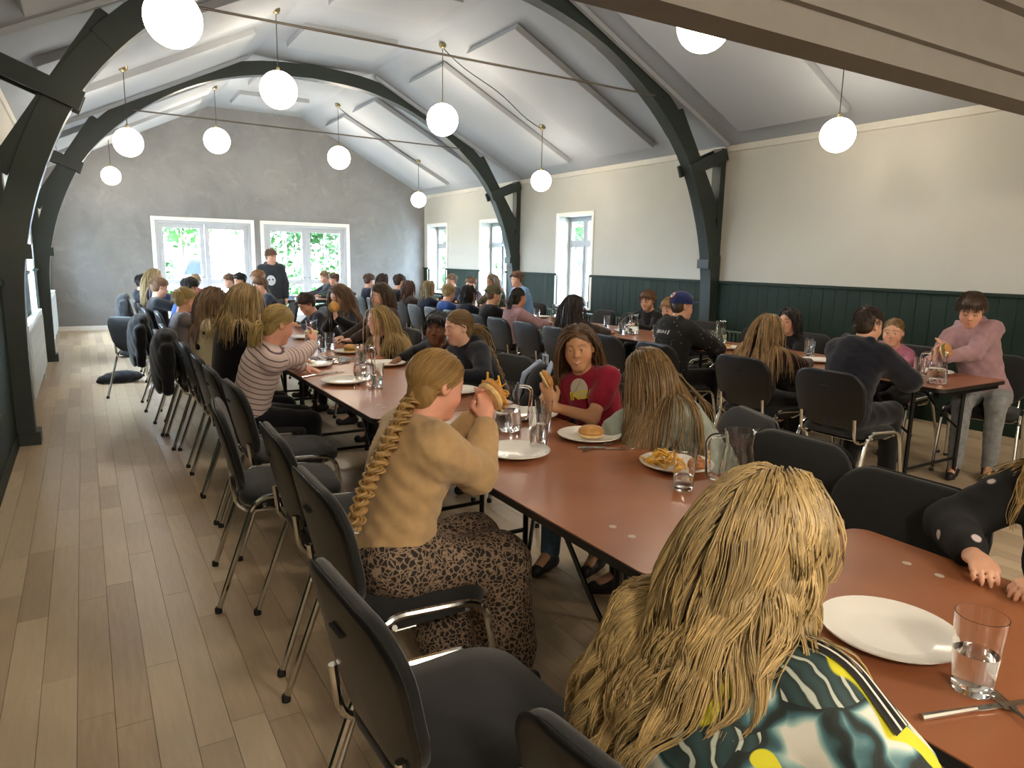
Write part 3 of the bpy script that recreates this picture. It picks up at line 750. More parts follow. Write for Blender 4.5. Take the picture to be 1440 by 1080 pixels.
def mesh_prims(name, prims, h, fine=(), warp=None):
    """fine: list of (lo3, hi3, step)"""
    los, his = zip(*[p.box() for p in prims if not p.sub]); lo = np.min(los, 0)-3*h; hi = np.max(his, 0)+3*h
    axes = [axis_pts(lo[q], hi[q], h, [(f[0][q], f[1][q], f[2]) for f in fine]) for q in range(3)]
    D = field(prims, axes)
    if warp is not None:
        G = np.meshgrid(*axes, indexing='ij', sparse=True); D = D+warp(*G).astype(np.float32)
    return surface_nets(D, axes)
def prims_d(prims, P):
    D = np.full(len(P), 9.0)
    for p in prims:
        d = p.d(P); D = smin(D, d, p.k) if not p.sub else -smin(-D, d, p.k)
    return D
def colour_attr(me, C, name='Col'):
    a = me.color_attributes.new(name, 'FLOAT_COLOR', 'POINT'); a.data.foreach_set('color', np.concatenate([C, np.ones((len(C), 1))], 1).astype(np.float32).ravel())
def attr_mat(name, rough=.5, sss=0, spec=.4, bump=0, bscale=200, sheen=0):
    if name in MATS: return MATS[name]
    t = NT(name); a = t.n('ShaderNodeAttribute', attribute_name='Col'); t.col(a.outputs['Color']); t.set(Roughness=rough); t.b.inputs['Specular IOR Level'].default_value = spec
    if sss: t.b.inputs['Subsurface Weight'].default_value = sss; t.b.inputs['Subsurface Radius'].default_value = (.9, .35, .2); t.b.inputs['Subsurface Scale'].default_value = .006
    if bump: t.bump(t.noise(t.coord(), bscale, 3), bump, .003)
    MATS[name] = t.m; return t.m
M_SKIN = attr_mat('skin', .5, 0, .35, .05, 350); M_HAIR = attr_mat('hair_strands', .42, 0, .45)
# ---- hands
def hand_prims(W, d, n, t, s, curl, spread=.0, k=.006, thumb=.5):
    """W wrist, d along the fingers, n out of the back of the hand, t towards the thumb"""
    out = [Ell(W+d*.045*s, (.038*s, .05*s, .0165*s), np.array([t, d, n]), .012), Cone(W-d*.02*s, W+d*.03*s, .021*s, .022*s, .012)]
    for i, (off, L) in enumerate(((.027, .064), (.0095, .072), (-.0085, .066), (-.026, .052))):
        p = W+d*.082*s+t*off*s; dd = nrm(d+t*(off*6*spread)); r = .0088*s
        c = curl if not hasattr(curl, '__len__') else curl[i]
        ang = 0
        for j, (fr, rr) in enumerate(((.45, 1), (.31, .92), (.26, .82))):
            ang += c*(.7, 1.0, .7)[j]; q = p+(dd*math.cos(ang)-n*math.sin(ang))*L*fr*s
            out.append(Cone(p, q, r*rr, r*rr*.93, k)); p = q
    a = W+d*.022*s+t*.028*s-n*.006*s; b = a+nrm(d*.75+t*(.75-.5*thumb)-n*.35*thumb*1.5)*.036*s; e = b+nrm(d*.95+t*(.25-.6*thumb)-n*.5*thumb)*.03*s
    out += [Cone(a, b, .0115*s, .0095*s, .008), Cone(b, e, .0095*s, .008*s, k)]
    return out
def ik(S, W, l1, l2, pole):
    v = W-S; L = np.linalg.norm(v); L2 = min(L, (l1+l2)*.995); W = S+v/L*L2
    a = (l1*l1-l2*l2+L2*L2)/(2*L2); h = math.sqrt(max(1e-6, l1*l1-a*a)); u = v/L; p = pole-u*(pole@u); return S+u*a+nrm(p)*h, W
# ---- head
def head_frame(yaw, pitch, roll):
    y, p = math.radians(yaw), math.radians(pitch); f = V3(math.cos(y)*math.cos(p), math.sin(y)*math.cos(p), -math.sin(p)); r = V3(math.sin(y), -math.cos(y), 0); u = np.cross(r, f)
    c, s = math.cos(math.radians(roll)), math.sin(math.radians(roll)); return np.array([c*r+s*u, f, -s*r+c*u])     # rows: right, forward, up
def head_prims(C, F, s, N, smile=0, ears=True, neck_r=.044, gape=0):
    g = lambda x, y, z: C+s*(x*F[0]+y*F[1]+z*F[2])
    out = [Ell(g(0, -.012, .035), s*V3(.075, .095, .083), F, .03), Ell(g(0, .016, -.030), s*V3(.059, .069, .085), F, .03), Ell(g(0, .028, -.072), s*V3(.042, .050, .038), F, .03), Cone(g(-.012, .064, -.097), g(.012, .064, -.097), .019*s, .019*s, .025)]
    ld = .0008*smile
    for q in (-1, 1):
        out.append(Ell(g(.036*q, .046, -.036+.006*smile), s*V3(.030, .032, .030+.004*smile), F, .03))
        out.append(Ell(g(.031*q, .092, .002), s*V3(.0165, .0115, .0095), F, .010)); out[-1].sub = True
        out.append(Cone(g(.014*q, .080, .024), g(.046*q, .067, .026), .0060*s, .0055*s, .02))
        out.append(Cone(g(.0195*q, .0825, .0068-ld), g(.031*q, .0862, .0098-ld), .0036*s, .0042*s, .004)); out.append(Cone(g(.031*q, .0862, .0098-ld), g(.044*q, .0775, .0058-ld), .0042*s, .0036*s, .004))
        out.append(Cone(g(.0195*q, .0825, -.0045+ld), g(.031*q, .0855, -.0072+ld), .0032*s, .0036*s, .004)); out.append(Cone(g(.031*q, .0855, -.0072+ld), g(.044*q, .0775, -.0040+ld), .0036*s, .0032*s, .004))
        if ears:
            out.append(Ell(g(.075*q, -.010, -.006), s*V3(.009, .018, .029), F, .012)); out.append(Ell(g(.083*q, -.008, -.004), s*V3(.006, .010, .017), F, .006)); out[-1].sub = True
    out += [Cone(g(0, .082, .010), g(0, .1005, -.024), .0072*s, .0105*s, .014), Cone(g(-.0105, .0915, -.029), g(.0105, .0915, -.029), .0072*s, .0072*s, .008)]
    lz = -.058; w = .021+.006*smile; up = .007*smile
    out += lips(g, s, smile, gape)[0]
    out.append(Cone(N, g(0, -.022, -.075), neck_r*s*1.1, neck_r*s, .03))
    return out
def lips(g, s, smile, gape):
    w = .021+.009*smile; up = .009*smile; o = .006*gape
    a, b = g(-w, .076-.004*smile, -.061+up), g(w, .076-.004*smile, -.061+up); U, Lw = g(0, .0875, -.056+o*.3), g(0, .0865, -.068-o)
    P = [Cone(a, U, .003*s, .0050*s, .009), Cone(U, b, .0050*s, .003*s, .009), Cone(a, Lw, .003*s, .0056*s, .009), Cone(Lw, b, .0056*s, .003*s, .009)]
    return P, (a, b, U, Lw)
def eye_mesh():
    n, k, r = 20, 14, 1.0; v = []; f = []; mi = []
    for i in range(k+1):
        th = math.pi*i/k
        v += [(r*math.sin(th)*math.cos(2*math.pi*j/n), r*math.cos(th), r*math.sin(th)*math.sin(2*math.pi*j/n)) for j in range(n)]
    for i in range(k):
        for j in range(n): f.append((i*n+j, i*n+(j+1) % n, (i+1)*n+(j+1) % n, (i+1)*n+j)); mi.append(2 if i < 1 else (1 if i < 2 else 0))
    me = mesh_from('eye', v, f, True); return me, mi
EYE_ME, EYE_MI = eye_mesh()
for m in (mat('eye_white', '#c4bab0', .4, var=.01), mat('eye_iris', '#4b3828', .4), mat('eye_pupil', '#0d0b0a', .3)): EYE_ME.materials.append(m)
EYE_ME.polygons.foreach_set('material_index', np.array(EYE_MI, np.int32))
# ---- hair strands
def tubes(P, R, C, sides=3):
    """P (n, m, 3) polylines -> triangular tubes; R (n, m); C (n, m, 3)"""
    n, m, _ = P.shape; T = np.gradient(P, axis=1); T /= np.linalg.norm(T, axis=2, keepdims=True)+1e-9
    ref = np.where(np.abs(T[:, :1, 2:3]) > .8, np.array([[[1., .2, 0]]]), np.array([[[0, 0, 1.]]])) ; ref = np.broadcast_to(ref, T.shape)
    X = np.cross(T, ref); X /= np.linalg.norm(X, axis=2, keepdims=True)+1e-9; Y = np.cross(X, T)
    vs = [P+R[..., None]*(X*math.cos(a)+Y*math.sin(a)) for a in (2*math.pi*j/sides for j in range(sides))]
    V = np.stack(vs, 2).reshape(-1, 3); Cc = np.repeat(C.reshape(-1, 3), sides, 0)
    b = (np.arange(n)[:, None, None]*m+np.arange(m-1)[None, :, None])*sides; j = np.arange(sides)[None, None, :]; j2 = (j+1) % sides
    F = np.stack(np.broadcast_arrays(b+j, b+j2, b+sides+j2, b+sides+j), -1).reshape(-1, 4)
    return V, F, Cc
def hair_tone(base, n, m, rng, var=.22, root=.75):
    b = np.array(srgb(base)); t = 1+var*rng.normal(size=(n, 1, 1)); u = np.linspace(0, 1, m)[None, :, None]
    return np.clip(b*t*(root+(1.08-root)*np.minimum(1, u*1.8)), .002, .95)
def scalp_roots(n, rng, front=.055, low=-.06):
    """points on the skull in head units where hair grows"""
    out = []
    while len(out) < n:
        d = rng.normal(size=3); d /= np.linalg.norm(d); p = V3(0, -.012, .035)+d*V3(.077, .097, .085)
        if p[1] > front and p[2] < .078: continue
        if p[1] > .02 and p[2] < .05: continue
        if p[2] < low+.02*rng.normal()*.3: continue
        out.append(p)
    return np.array(out)
def grow(roots, dir0, L, m, colliders, rng, grav=.35, stiff=.65, jitter=.05, margin=.004, sweep=None, face=None):
    n = len(roots); P = np.zeros((n, m, 3)); P[:, 0] = roots; d = dir0/np.linalg.norm(dir0, axis=1, keepdims=True); seg = (L/(m-1))[:, None]
    for i in range(1, m):
        gdir = np.array([0, 0, -1.]); d = d*stiff+gdir*grav+jitter*rng.normal(size=(n, 3)); 
        if sweep is not None: d = d+np.asarray(sweep)*min(1, i/m*1.6)
        d /= np.linalg.norm(d, axis=1, keepdims=True)+1e-9
        q = P[:, i-1]+d*seg
        for c in colliders: c.push(q, margin)
        if face is not None:
            Hc, HF, hs = face; l = (q-Hc)@HF.T/hs; b = (l[:, 1] > .015) & (np.abs(l[:, 0]) < .066) & (l[:, 2] < .055) & (l[:, 2] > -.15); sg = np.where(l[:, 0] >= 0, 1, -1)
            l[b, 0] = (sg*.068)[b]; l[b, 1] = np.minimum(l[b, 1], .055); q = np.where(b[:, None], Hc+hs*(l@HF), q)
        dd = q-P[:, i-1]; dd /= np.linalg.norm(dd, axis=1, keepdims=True)+1e-9; P[:, i] = P[:, i-1]+dd*seg
        for c in colliders[:3]: c.push(P[:, i], margin*.8)
        d = dd
    return P
def clump(P, G, rng, amount=.6, wave=0, wl=.12):
    """pull strands towards guide strands (tips most), then add shared waves"""
    m = P.shape[1]; k = np.argmin(((P[:, None, 0]-G[None, :, 0])**2).sum(-1), 1); u = (np.linspace(0, 1, m)**1.3)[None, :, None]
    off = P[:, :1]-G[k][:, :1]; Q = P*(1-u*amount)+(G[k]+off*.35)*u*amount
    if wave:
        ph = rng.uniform(0, 6.28, (len(G), 2))[k]; s = np.concatenate([np.zeros((len(Q), 1)), np.cumsum(np.linalg.norm(np.diff(Q, axis=1), axis=2), 1)], 1)
        e = np.linspace(0, 1, m)[None, :]**.8; w1 = np.sin(s*6.28/wl+ph[:, :1])*wave*e; w2 = np.cos(s*6.28/wl*.83+ph[:, 1:])*wave*e
        T = np.gradient(Q, axis=1); T /= np.linalg.norm(T, axis=2, keepdims=True)+1e-9; X = np.cross(T, np.array([0.3, .9, .2])); X /= np.linalg.norm(X, axis=2, keepdims=True)+1e-9; Y = np.cross(X, T)
        Q = Q+X*w1[..., None]+Y*w2[..., None]
    return Q, k
def taper(n, m, r, tip=.35): return np.broadcast_to(r*(1-(1-tip)*np.linspace(0, 1, m)**2), (n, m)).copy()
# ---- cloth materials
def cloth(name, c, **k):
    kw = dict(rough=.9, var=.07, scale=14, bump=.35, bscale=260, spec=.2, sheen=.2); kw.update(k); return mat(name, c, **kw)
SHOE = mat('dark_shoe', '#1d1c1f', .6); SOLE = mat('white_sole', '#cfccc4', .6)
DENIM = cloth('blue_denim', '#53708a', var=.12, scale=30); BLACKT = cloth('black_trousers', '#15151a'); GREYJ = cloth('pale_grey_denim', '#85888c', var=.12, scale=25); NAVYT = cloth('navy_trousers', '#1d2230')
SKINS = {'fair': '#d3a186', 'pale': '#d9ac95', 'rosy': '#d49a83', 'tan': '#bd8765', 'brown': '#7d5238', 'olive': '#c08f6c'}
HOLD = []      # things people hold, filled while posing
def person(label, head, hip, by, hy=None, hp=10, hr=0, hs=.9, sc=.9, skin='fair', top=None, sleeve='long', loose=.014, hood=False, bottom=None, hair=None,
           L=('table',), R=('table',), vox=.012, hvox=None, smile=0, gape=0, brows=None, eyes=True, stand=False, group=None, skirt=False, hipz=.55, wrinkle=.0, slv=.55, shd=.058, band=False, body_w=1.0, tname='sweater', bname='trousers', knees=None, lids=False, iris=None):
    Fy = math.radians(by); fw = V3(math.cos(Fy), math.sin(Fy), 0); rt = V3(math.sin(Fy), -math.cos(Fy), 0); up = V3(0, 0, 1.)
    H = V3(*head); P = V3(hip[0], hip[1], hipz); hy = by if hy is None else hy
    HF = head_frame(hy, hp, hr); g = lambda x, y, z: H+hs*(x*HF[0]+y*HF[1]+z*HF[2])
    base = V3(P[0], P[1], 0)
    N = H-hs*.135*(.55*HF[2]+.45*up)-hs*.035*(.5*HF[1]+.5*fw)
    tu = nrm(N-P); tf = nrm(fw-tu*(fw@tu)); tr = np.cross(tf, tu); TF = np.array([tr, tf, tu]); TL = np.linalg.norm(N-P)
    s = sc*body_w
    chest = P+tu*TL*.68-tf*.012*s; belly = P+tu*TL*.36-tf*.012; shz = N-tu*shd*sc
    SH = {q: shz+tr*q*.138*s for q in (-1, 1)}
    tors = [Ell(P+tu*.01, (.135*s, .105*s, .11*sc), TF, .06), Ell(belly, (.118*s, .092*s, TL*.30), TF, .06), Ell(chest, (.133*s, .098*s, TL*.30), TF, .05),
            Cone(SH[-1]*.9+SH[1]*.1, SH[1]*.9+SH[-1]*.1, .049*s, .049*s, .05), Cone(N-tu*.05*sc, N+tu*.01, .062*s, .046*hs, .04)]
    arms = {}; handp = []; handlo = []
    for q, spec in ((-1, L), (1, R)):
        kind = spec[0]; side = tr*q; l1, l2 = .25*sc, .215*sc; hsz = .92*sc
        pole = -up*.8+side*.5-fw*.25; curl = .35; th = .5
        if kind == 'table':
            W = V3(*(spec[1] if len(spec) > 1 else (P+fw*.42*sc/.9+side*.11)[:2]), TZ+.033) if len(spec) < 2 or len(spec[1]) == 2 else V3(*spec[1])
            d = nrm(fw*.75-side*.55); n = up.copy(); t = -side; pole = -up*.5+side*.8; curl = .42
        elif kind == 'hold':      # spec[1] point held, fingers up around it
            X = V3(*spec[1]); W = X-up*.078*hsz+side*.05*hsz-fw*.02; d = nrm(up*.95-side*.30+fw*.12); n = nrm(side*.95+up*.28-fw*.1); t = nrm(np.cross(n, d)); t = t if t@fw < 0 else -t; curl = .38; pole = -up*1.0+side*.38
        elif kind == 'chin':
            W = g(.035*q, .055, -.215) if len(spec) < 2 else V3(*spec[1]); d = nrm(up*.9-side*.25); n = nrm(fw*.7+side*.6); t = nrm(np.cross(d, n)); t = t if t@side < 0 else -t; curl = 1.0; pole = -up*.9+side*.5
        elif kind == 'cheek':
            W = g(.085*q, .03, -.15); d = nrm(HF[2]*.9+HF[1]*.1-HF[0]*q*.12); n = nrm(HF[0]*q*.9+HF[1]*.3); t = nrm(np.cross(d, n)); t = t if t@HF[1] < 0 else -t; curl = .45; pole = -up*.9+side*.5
        elif kind == 'lap':
            W = P+fw*.26*sc+side*.075+up*.09; d = nrm(fw-side*.35-up*.25); n = nrm(up+fw*.2); t = -side; curl = .4; pole = side*.6-fw*.6
        elif kind == 'down':
            W = SH[q]-up*.44*sc+side*.07+fw*.05; d = nrm(-up+fw*.15); n = side; t = fw; curl = .35; pole = -fw+side*.2
        elif kind == 'at':        # explicit wrist, finger direction, back-of-hand normal, curl
            W = V3(*spec[1]); d = nrm(spec[2]); n = nrm(spec[3]); n = nrm(n-d*(n@d)); t = np.cross(n, d)*q; curl = spec[4]
            pole = V3(*spec[5]) if len(spec) > 5 else pole
        n = nrm(n-d*(n@d)); t = nrm(t-d*(t@d)-n*(t@n))
        E, W = ik(SH[q], W, l1, l2, pole)
        a = [Cone(SH[q], E, .045*s, .036*s, .03), Cone(E, W, .036*s, .025*s, .03)]; arms[q] = (a, E, W)
        hp_ = hand_prims(W+d*.012, d, n, t, hsz, curl, .5, .005, th); handp += hp_; handlo.append(W+d*.08*hsz)
    legs = {}; 
    for q in (-1, 1):
        hj = P+rt*q*.078*s-up*.01
        if stand: K = hj-up*.40*sc+fw*.02+rt*q*.02; A = K-up*.40*sc-fw*.03; A[2] = max(A[2], .075)
        else:
            kx = knees if knees else (.37*sc, .02); K = hj+fw*kx[0]+rt*q*kx[1]+up*.0; K[2] = .52*sc+.02; A = K-fw*.02; A[2] = .085; A = A+fw*(.05 if q > 0 else -.08)
        legs[q] = (hj, K, A)
    legp = [c for q in (-1, 1) for c in (Cone(legs[q][0], legs[q][1], .074*s, .055*s, .03), Cone(legs[q][1], legs[q][2], .052*s, .036*s, .03))]
    headp = head_prims(H, HF, hs, N-tu*.03, smile, True, .046, gape)
    bodyp = [p.grow(-.007) for p in tors]+[p.grow(-.003) for q in arms for p in arms[q][0]]+[p.grow(-.004) for p in legp]+[Cone(legs[q][2], legs[q][2]+fw*.1*sc-up*.04, .03, .025, .02) for q in (-1, 1)]+headp+handp
    hv = hvox or vox; r = .14*hs; fine = []
    hv2 = min(hv, max(vox, .008)); fine.append((H-r, H+r, hv2))
    if vox < .0135: fine += [(c-.075, c+.075, (.0058 if vox < .0095 else .0085)) for c in handlo]
    Vb, Fb = mesh_prims('person', bodyp, max(.017, vox*1.5), fine)
    sk = np.array(srgb(SKINS.get(skin, skin))); C = np.tile(sk, (len(Vb), 1)); C *= (1+.03*np.sin(Vb[:, :1]*37)*np.cos(Vb[:, 2:]*41))
    def paint(w, c): 
        nonlocal C
        C = C*(1-w[:, None])+np.array(c)*w[:, None]
    near = np.linalg.norm(Vb-H, axis=1) < .16
    def wt(prims, r0, r1):
        w = np.zeros(len(Vb)); d = np.min([p.d(Vb[near]) for p in prims], 0); w[near] = np.clip((r1-d)/(r1-r0), 0, 1); return w
    paint(.38*wt([Cone(g(.04*q, .062, -.035), g(.046*q, .05, -.045), .012*hs, .012*hs) for q in (-1, 1)], 0, .022), sk*V3(1.12, .72, .66))
    paint(.3*wt([Cone(g(0, .104, -.024), g(0, .106, -.028), .01*hs, .01*hs)], 0, .012), sk*V3(1.1, .75, .7))
    lp, (la, lb, lu, ll) = lips(g, hs, smile, gape)
    paint(.8*wt(lp, .001, .0045+hv*.2), sk*V3(.88, .5, .47))
    if gape: 
        paint(1.0*wt([Cone(g(-.018, .083, -.0600+.006*smile), g(0, .0905, -.0615), .0022, .003), Cone(g(0, .0905, -.0615), g(.018, .083, -.0600+.006*smile), .003, .0022)], .0, .0025), srgb('#e6ddd0'))
    elif hv < .012: paint(.6*wt([Cone(la, g(0, .09, -.0615), .0012, .0012), Cone(g(0, .09, -.0615), lb, .0012, .0012)], 0, .003), sk*V3(.4, .22, .2))
    bc = np.array(srgb(brows or (hair or {}).get('col', '#5a4634')))*.75
    paint(.62*wt([c_ for q in (-1, 1) for c_ in (Cone(g(.014*q, .089, .0255), g(.034*q, .083, .0300), .0022*hs, .0022*hs), Cone(g(.034*q, .083, .0300), g(.048*q, .073, .0265), .0022*hs, .0012*hs))], 0, .003+hv*.3), bc)
    if eyes == 'paint' or lids:
        paint(.85*wt([Cone(g(.022*q, .086, .0), g(.041*q, .08, .0-.002), .002, .002) for q in (-1, 1)], 0, .0035+hv*.3), V3(.02, .015, .012))
    me = mesh_from('person', Vb-base, Fb, True); colour_attr(me, np.clip(C, 0, 1))
    o = link('person', me, M_SKIN); o.location = base; tag(o, label, 'person', group)
    def child(nm, V, F, m, smooth=True, par=None): 
        me = mesh_from(nm, (np.asarray(V)-base).astype(np.float32), F, smooth); return link(nm, me, m, par or o)
    if eyes is True and not lids:
        for q in (-1, 1):
            e = link('eye', EYE_ME, None, o); ec = g(.031*q, .0745, .0015)-base; rr = .0118*hs
            e.matrix_local = Matrix(((HF[0][0]*rr, HF[1][0]*rr, HF[2][0]*rr, ec[0]), (HF[0][1]*rr, HF[1][1]*rr, HF[2][1]*rr, ec[1]), (HF[0][2]*rr, HF[1][2]*rr, HF[2][2]*rr, ec[2]), (0, 0, 0, 1)))
    # garments
    ph = sum(map(ord, label)) % 97
    def wr(x, y, z):
        w = wrinkle
        return w*(np.sin(x*55+z*38+ph)*np.sin(y*47-z*52+ph*.7)+.6*np.sin(z*95+8*np.sin(x*21+ph)+6*np.sin(y*23))*np.sin(x*31+y*27))
    wf = wr if wrinkle else None
    topp = [p.grow(loose+(.004 if i < 3 else 0)) for i, p in enumerate(tors[:4])]
    topp.append(Cone(N-tu*.085*sc, N-tu*(.035 if hood or loose > .02 else .055)*sc, .07*s+loose*.5, .056*hs+loose*.4, .03))
    for q in (-1, 1):
        a, E, W = arms[q]; S_ = SH[q]
        if sleeve == 'long': topp += [a[0].grow(loose+.002), Cone(E, E+(W-E)*.9, .036*s+loose+.004, .026*s+loose*.8, .02)]
        elif sleeve == 'short': topp.append(Cone(S_, S_+(E-S_)*slv, .047*s+loose, .046*s+loose*1.2, .02))
        else: topp.append(Cone(S_, S_+(E-S_)*.1, .047*s+loose, .045*s+loose, .02))
    if hood: topp += [Ell(N-tf*.075*sc-tu*.03, (.105*s, .05*s, .065*s), TF, .03), Cone(N-tf*.05+tr*.075*s+tu*.015, N+tf*.06+tr*.045*s-tu*.05, .034*s, .022*s, .015), Cone(N-tf*.05-tr*.075*s+tu*.015, N+tf*.06-tr*.045*s-tu*.05, .034*s, .022*s, .015)]
    cv = max(.0095, vox*1.15); lv = max(.019, vox*1.4)
    Vt, Ft = mesh_prims(tname, topp, cv, (), wf); to = child(tname, Vt, Ft, top)
    if band:
        tb = ((Vt-P)@tu); dt = np.min([p.d(Vt) for p in topp[:4]], 0); b = tb.copy()
        for q in (-1, 1):
            a, E, W = arms[q]; S_ = SH[q]
            for A_, B_, o_ in ((S_, E, 0), (E, W, np.linalg.norm(E-S_))):
                dd = Cone(A_, B_, .04, .03).d(Vt); hh = ((Vt-A_)@nrm(B_-A_))+o_; m_ = dd < dt-.004; b[m_] = -hh[m_]; dt = np.minimum(dt, dd)
        at = to.data.attributes.new('band', 'FLOAT', 'POINT'); at.data.foreach_set('value', b.astype(np.float32))
    lg = .013
    if skirt:
        kn = (legs[-1][1]+legs[1][1])/2; an = (legs[-1][2]+legs[1][2])/2
        bp = [tors[0].grow(.03)]+[Cone(legs[q][0]-up*.0, legs[q][1], .10*s, .088*s, .07) for q in (-1, 1)]+[Cone(legs[q][1], legs[q][2]+up*.10, .092*s, .115*s, .09) for q in (-1, 1)]
    else: bp = [tors[0].grow(.012)]+[p.grow(lg) for p in legp]
    Vl, Fl = mesh_prims(bname, bp, cv*1.25 if skirt else lv, (), wf); child(bname, Vl, Fl, bottom or BLACKT)
    for q in (-1, 1):
        A = legs[q][2]; fp = [Cone(A-up*.02, A-up*.045+fw*.05*sc, .042, .036, .02), Cone(V3(A[0], A[1], .032)-fw*.03, V3(A[0], A[1], .030)+fw*.13*sc, .034, .030, .02)]
        Vs, Fs = mesh_prims('shoe', fp, max(.014, vox*1.2)); Vs[:, 2] = np.maximum(Vs[:, 2], .001); child('shoe', Vs, Fs, SHOE)
    ctx = dict(o=o, base=base, g=g, HF=HF, H=H, hs=hs, N=N, TF=TF, P=P, TL=TL, s=s, sc=sc, tors=tors, arms=arms, SH=SH, topp=topp, top=to, child=child, vox=vox, fw=fw, rt=rt, tu=tu, tf=tf, tr=tr, legs=legs)
    if hair: make_hair(ctx, **hair)
    return ctx
def make_hair(c, style='long', col='#b08d57', L=.35, n=300, r=.003, wave=0, wl=.12, m=11, var=.2, seed=1, tie=(0, -.112, -.02), path=None, guides=40, cl=.6, grav=.38, tip=.35, front=.055, low=-.06, root=.75, side=None, fluff=.0, capcol=None, out=.12, back=.5, sweep=None, jit=.03, drop=None, bell=0, lside=0):
    g, hs, HF, H, N = c['g'], c['hs'], c['HF'], c['H'], c['N']; rng = np.random.default_rng(seed); S = lambda *a: hs*V3(*a)
    vox = max(.0085, min(c['vox'], .013)); G3 = lambda p: H+hs*(p@HF)
    skull = [Ell(g(0, -.012, .035), S(.076, .096, .084), HF), Ell(g(0, .016, -.030), S(.066, .072, .085), HF)]
    wf = lambda x, y, z: fluff*(np.sin(x*90+3*np.sin(z*60))*np.sin(y*85+1)*np.sin(z*80)+.5*np.sin(x*170)*np.sin(y*150+z*130))
    def sub(e): e.sub = True; return e
    if style in ('short', 'crop'):
        k = .0 if style == 'short' else -.006
        cap = [Ell(g(0, -.014, .043), S(.080+k, .101+k, .086+k), HF, .02), Ell(g(0, .045, .075), S(.062, .05, .040+k), HF, .03), sub(Ell(g(0, .118, -.030), S(.082, .062, .105), HF, .012)), sub(Ell(g(0, -.045, -.150), S(.12, .12, .07), HF, .015)), ]
        cap.insert(1, Ell(g(0, -.046, -.020), S(.066, .050, .056), HF, .04))
        for q in (-1, 1): cap.append(sub(Ell(g(.095*q, .012, -.045), S(.035, .05, .062), HF, .015)))
    else:
        cap = [Ell(g(0, -.013, .037), S(.077, .097, .083), HF, .02), Ell(g(0, -.05, -.035), S(.064, .045, .07), HF, .03), sub(Ell(g(0, .116, -.030), S(.070, .066, .108), HF, .012)), sub(Ell(g(0, .06, -.10), S(.09, .07, .07), HF, .015))]
    Vc, Fc = mesh_prims('hair', cap, vox, (), wf if fluff else None)
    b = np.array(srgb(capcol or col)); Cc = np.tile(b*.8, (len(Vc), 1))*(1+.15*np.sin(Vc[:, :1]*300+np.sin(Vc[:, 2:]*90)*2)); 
    Vs, Fs, Cs = [Vc], [Fc], [Cc]; off = len(Vc)
    def add(P, R, C, sides=3):
        nonlocal off
        v, f, cc = tubes(P, R, C, sides); Vs.append(v); Fs.append(f+off); Cs.append(cc); off += len(v)
    coll = skull+[Cone(N-c['tu']*.04, g(0, -.02, -.07), .05*hs, .045*hs)]+c['topp']
    if bell: coll.insert(2, Cone(g(0, -.025, -.01), N-c['tu']*.16-c['tf']*.05, .074*hs, bell))
    if style in ('short', 'crop'):
        rt = scalp_roots(n, rng, .095, -.01); nv = (rt-V3(0, -.012, .035))/V3(.077, .097, .085); cr = V3(0, -.075, .10)
        d = rt-cr; d = d/np.linalg.norm(d, axis=1)[:, None]; d = nv*.08+d*.9+.10*rng.normal(size=rt.shape); LL = np.full(n, L)*(.6+.6*rng.random(n))*np.where(rt[:, 2] < .03, .45, 1)
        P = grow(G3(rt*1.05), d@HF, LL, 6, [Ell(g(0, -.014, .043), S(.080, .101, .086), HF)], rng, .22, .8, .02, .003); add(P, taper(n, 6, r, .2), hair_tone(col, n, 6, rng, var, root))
    elif style in ('long',):
        rt = scalp_roots(n, rng, front, low); nv = (rt-V3(0, -.012, .035))/V3(.077, .097, .085); sx = np.sign(rt[:, :1]+1e-6)*np.clip(np.abs(rt[:, :1])/.015, .45, 1)
        if side: sx = np.where(rt[:, :1] > side, 1, -1)
        d = nv*out+sx*V3(1, 0, 0)*.55+V3(0, -back, -.25); LL = L*(.82+.3*rng.random(n))*(1-lside*np.clip((rt[:, 0]+.015)/.06, 0, 1))
        P = grow(G3(rt*1.03), d@HF, LL, m, coll, rng, grav, .62, jit, .010, sweep, (H, HF, hs))
        dz = np.diff(P[:, :, 2], axis=1); ok = np.maximum(dz[:, 3:], 0).sum(1) < .02; 
        if drop: ok &= ~((rt[:, 0] < 0) & (((P[:, int(m*.55)]-N)@c['tf']) > .03))
        P = P[ok]; n = len(P)
        gi = rng.choice(n, min(guides, n), replace=False); P, kk_ = clump(P, P[gi], rng, cl, wave or 1e-5, wl)
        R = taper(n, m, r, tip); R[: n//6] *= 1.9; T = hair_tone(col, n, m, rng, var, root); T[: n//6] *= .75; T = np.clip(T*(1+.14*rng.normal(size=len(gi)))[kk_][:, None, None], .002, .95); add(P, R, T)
    else:      # pulled back to a tie
        rt = scalp_roots(n, rng, front, -.085); T0 = np.array(tie, float); u = np.linspace(0, 1, 10)[None, :, None]; q = rt[:, None]*(1-u)+T0*u; cc = V3(0, -.012, .030); dv = q-cc
        e = np.linalg.norm(dv/V3(.083, .104, .089), axis=2, keepdims=True); q2 = np.where(u < .85, cc+dv/np.maximum(e, 1e-3)*np.maximum(1, e*.9), q); q2 = q2*1.0+.0015*rng.normal(size=(n, 1, 3))
        add(G3(q2.reshape(-1, 3)).reshape(n, 10, 3), taper(n, 10, r, .8), hair_tone(col, n, 10, rng, var, .9)); TP = g(*tie)
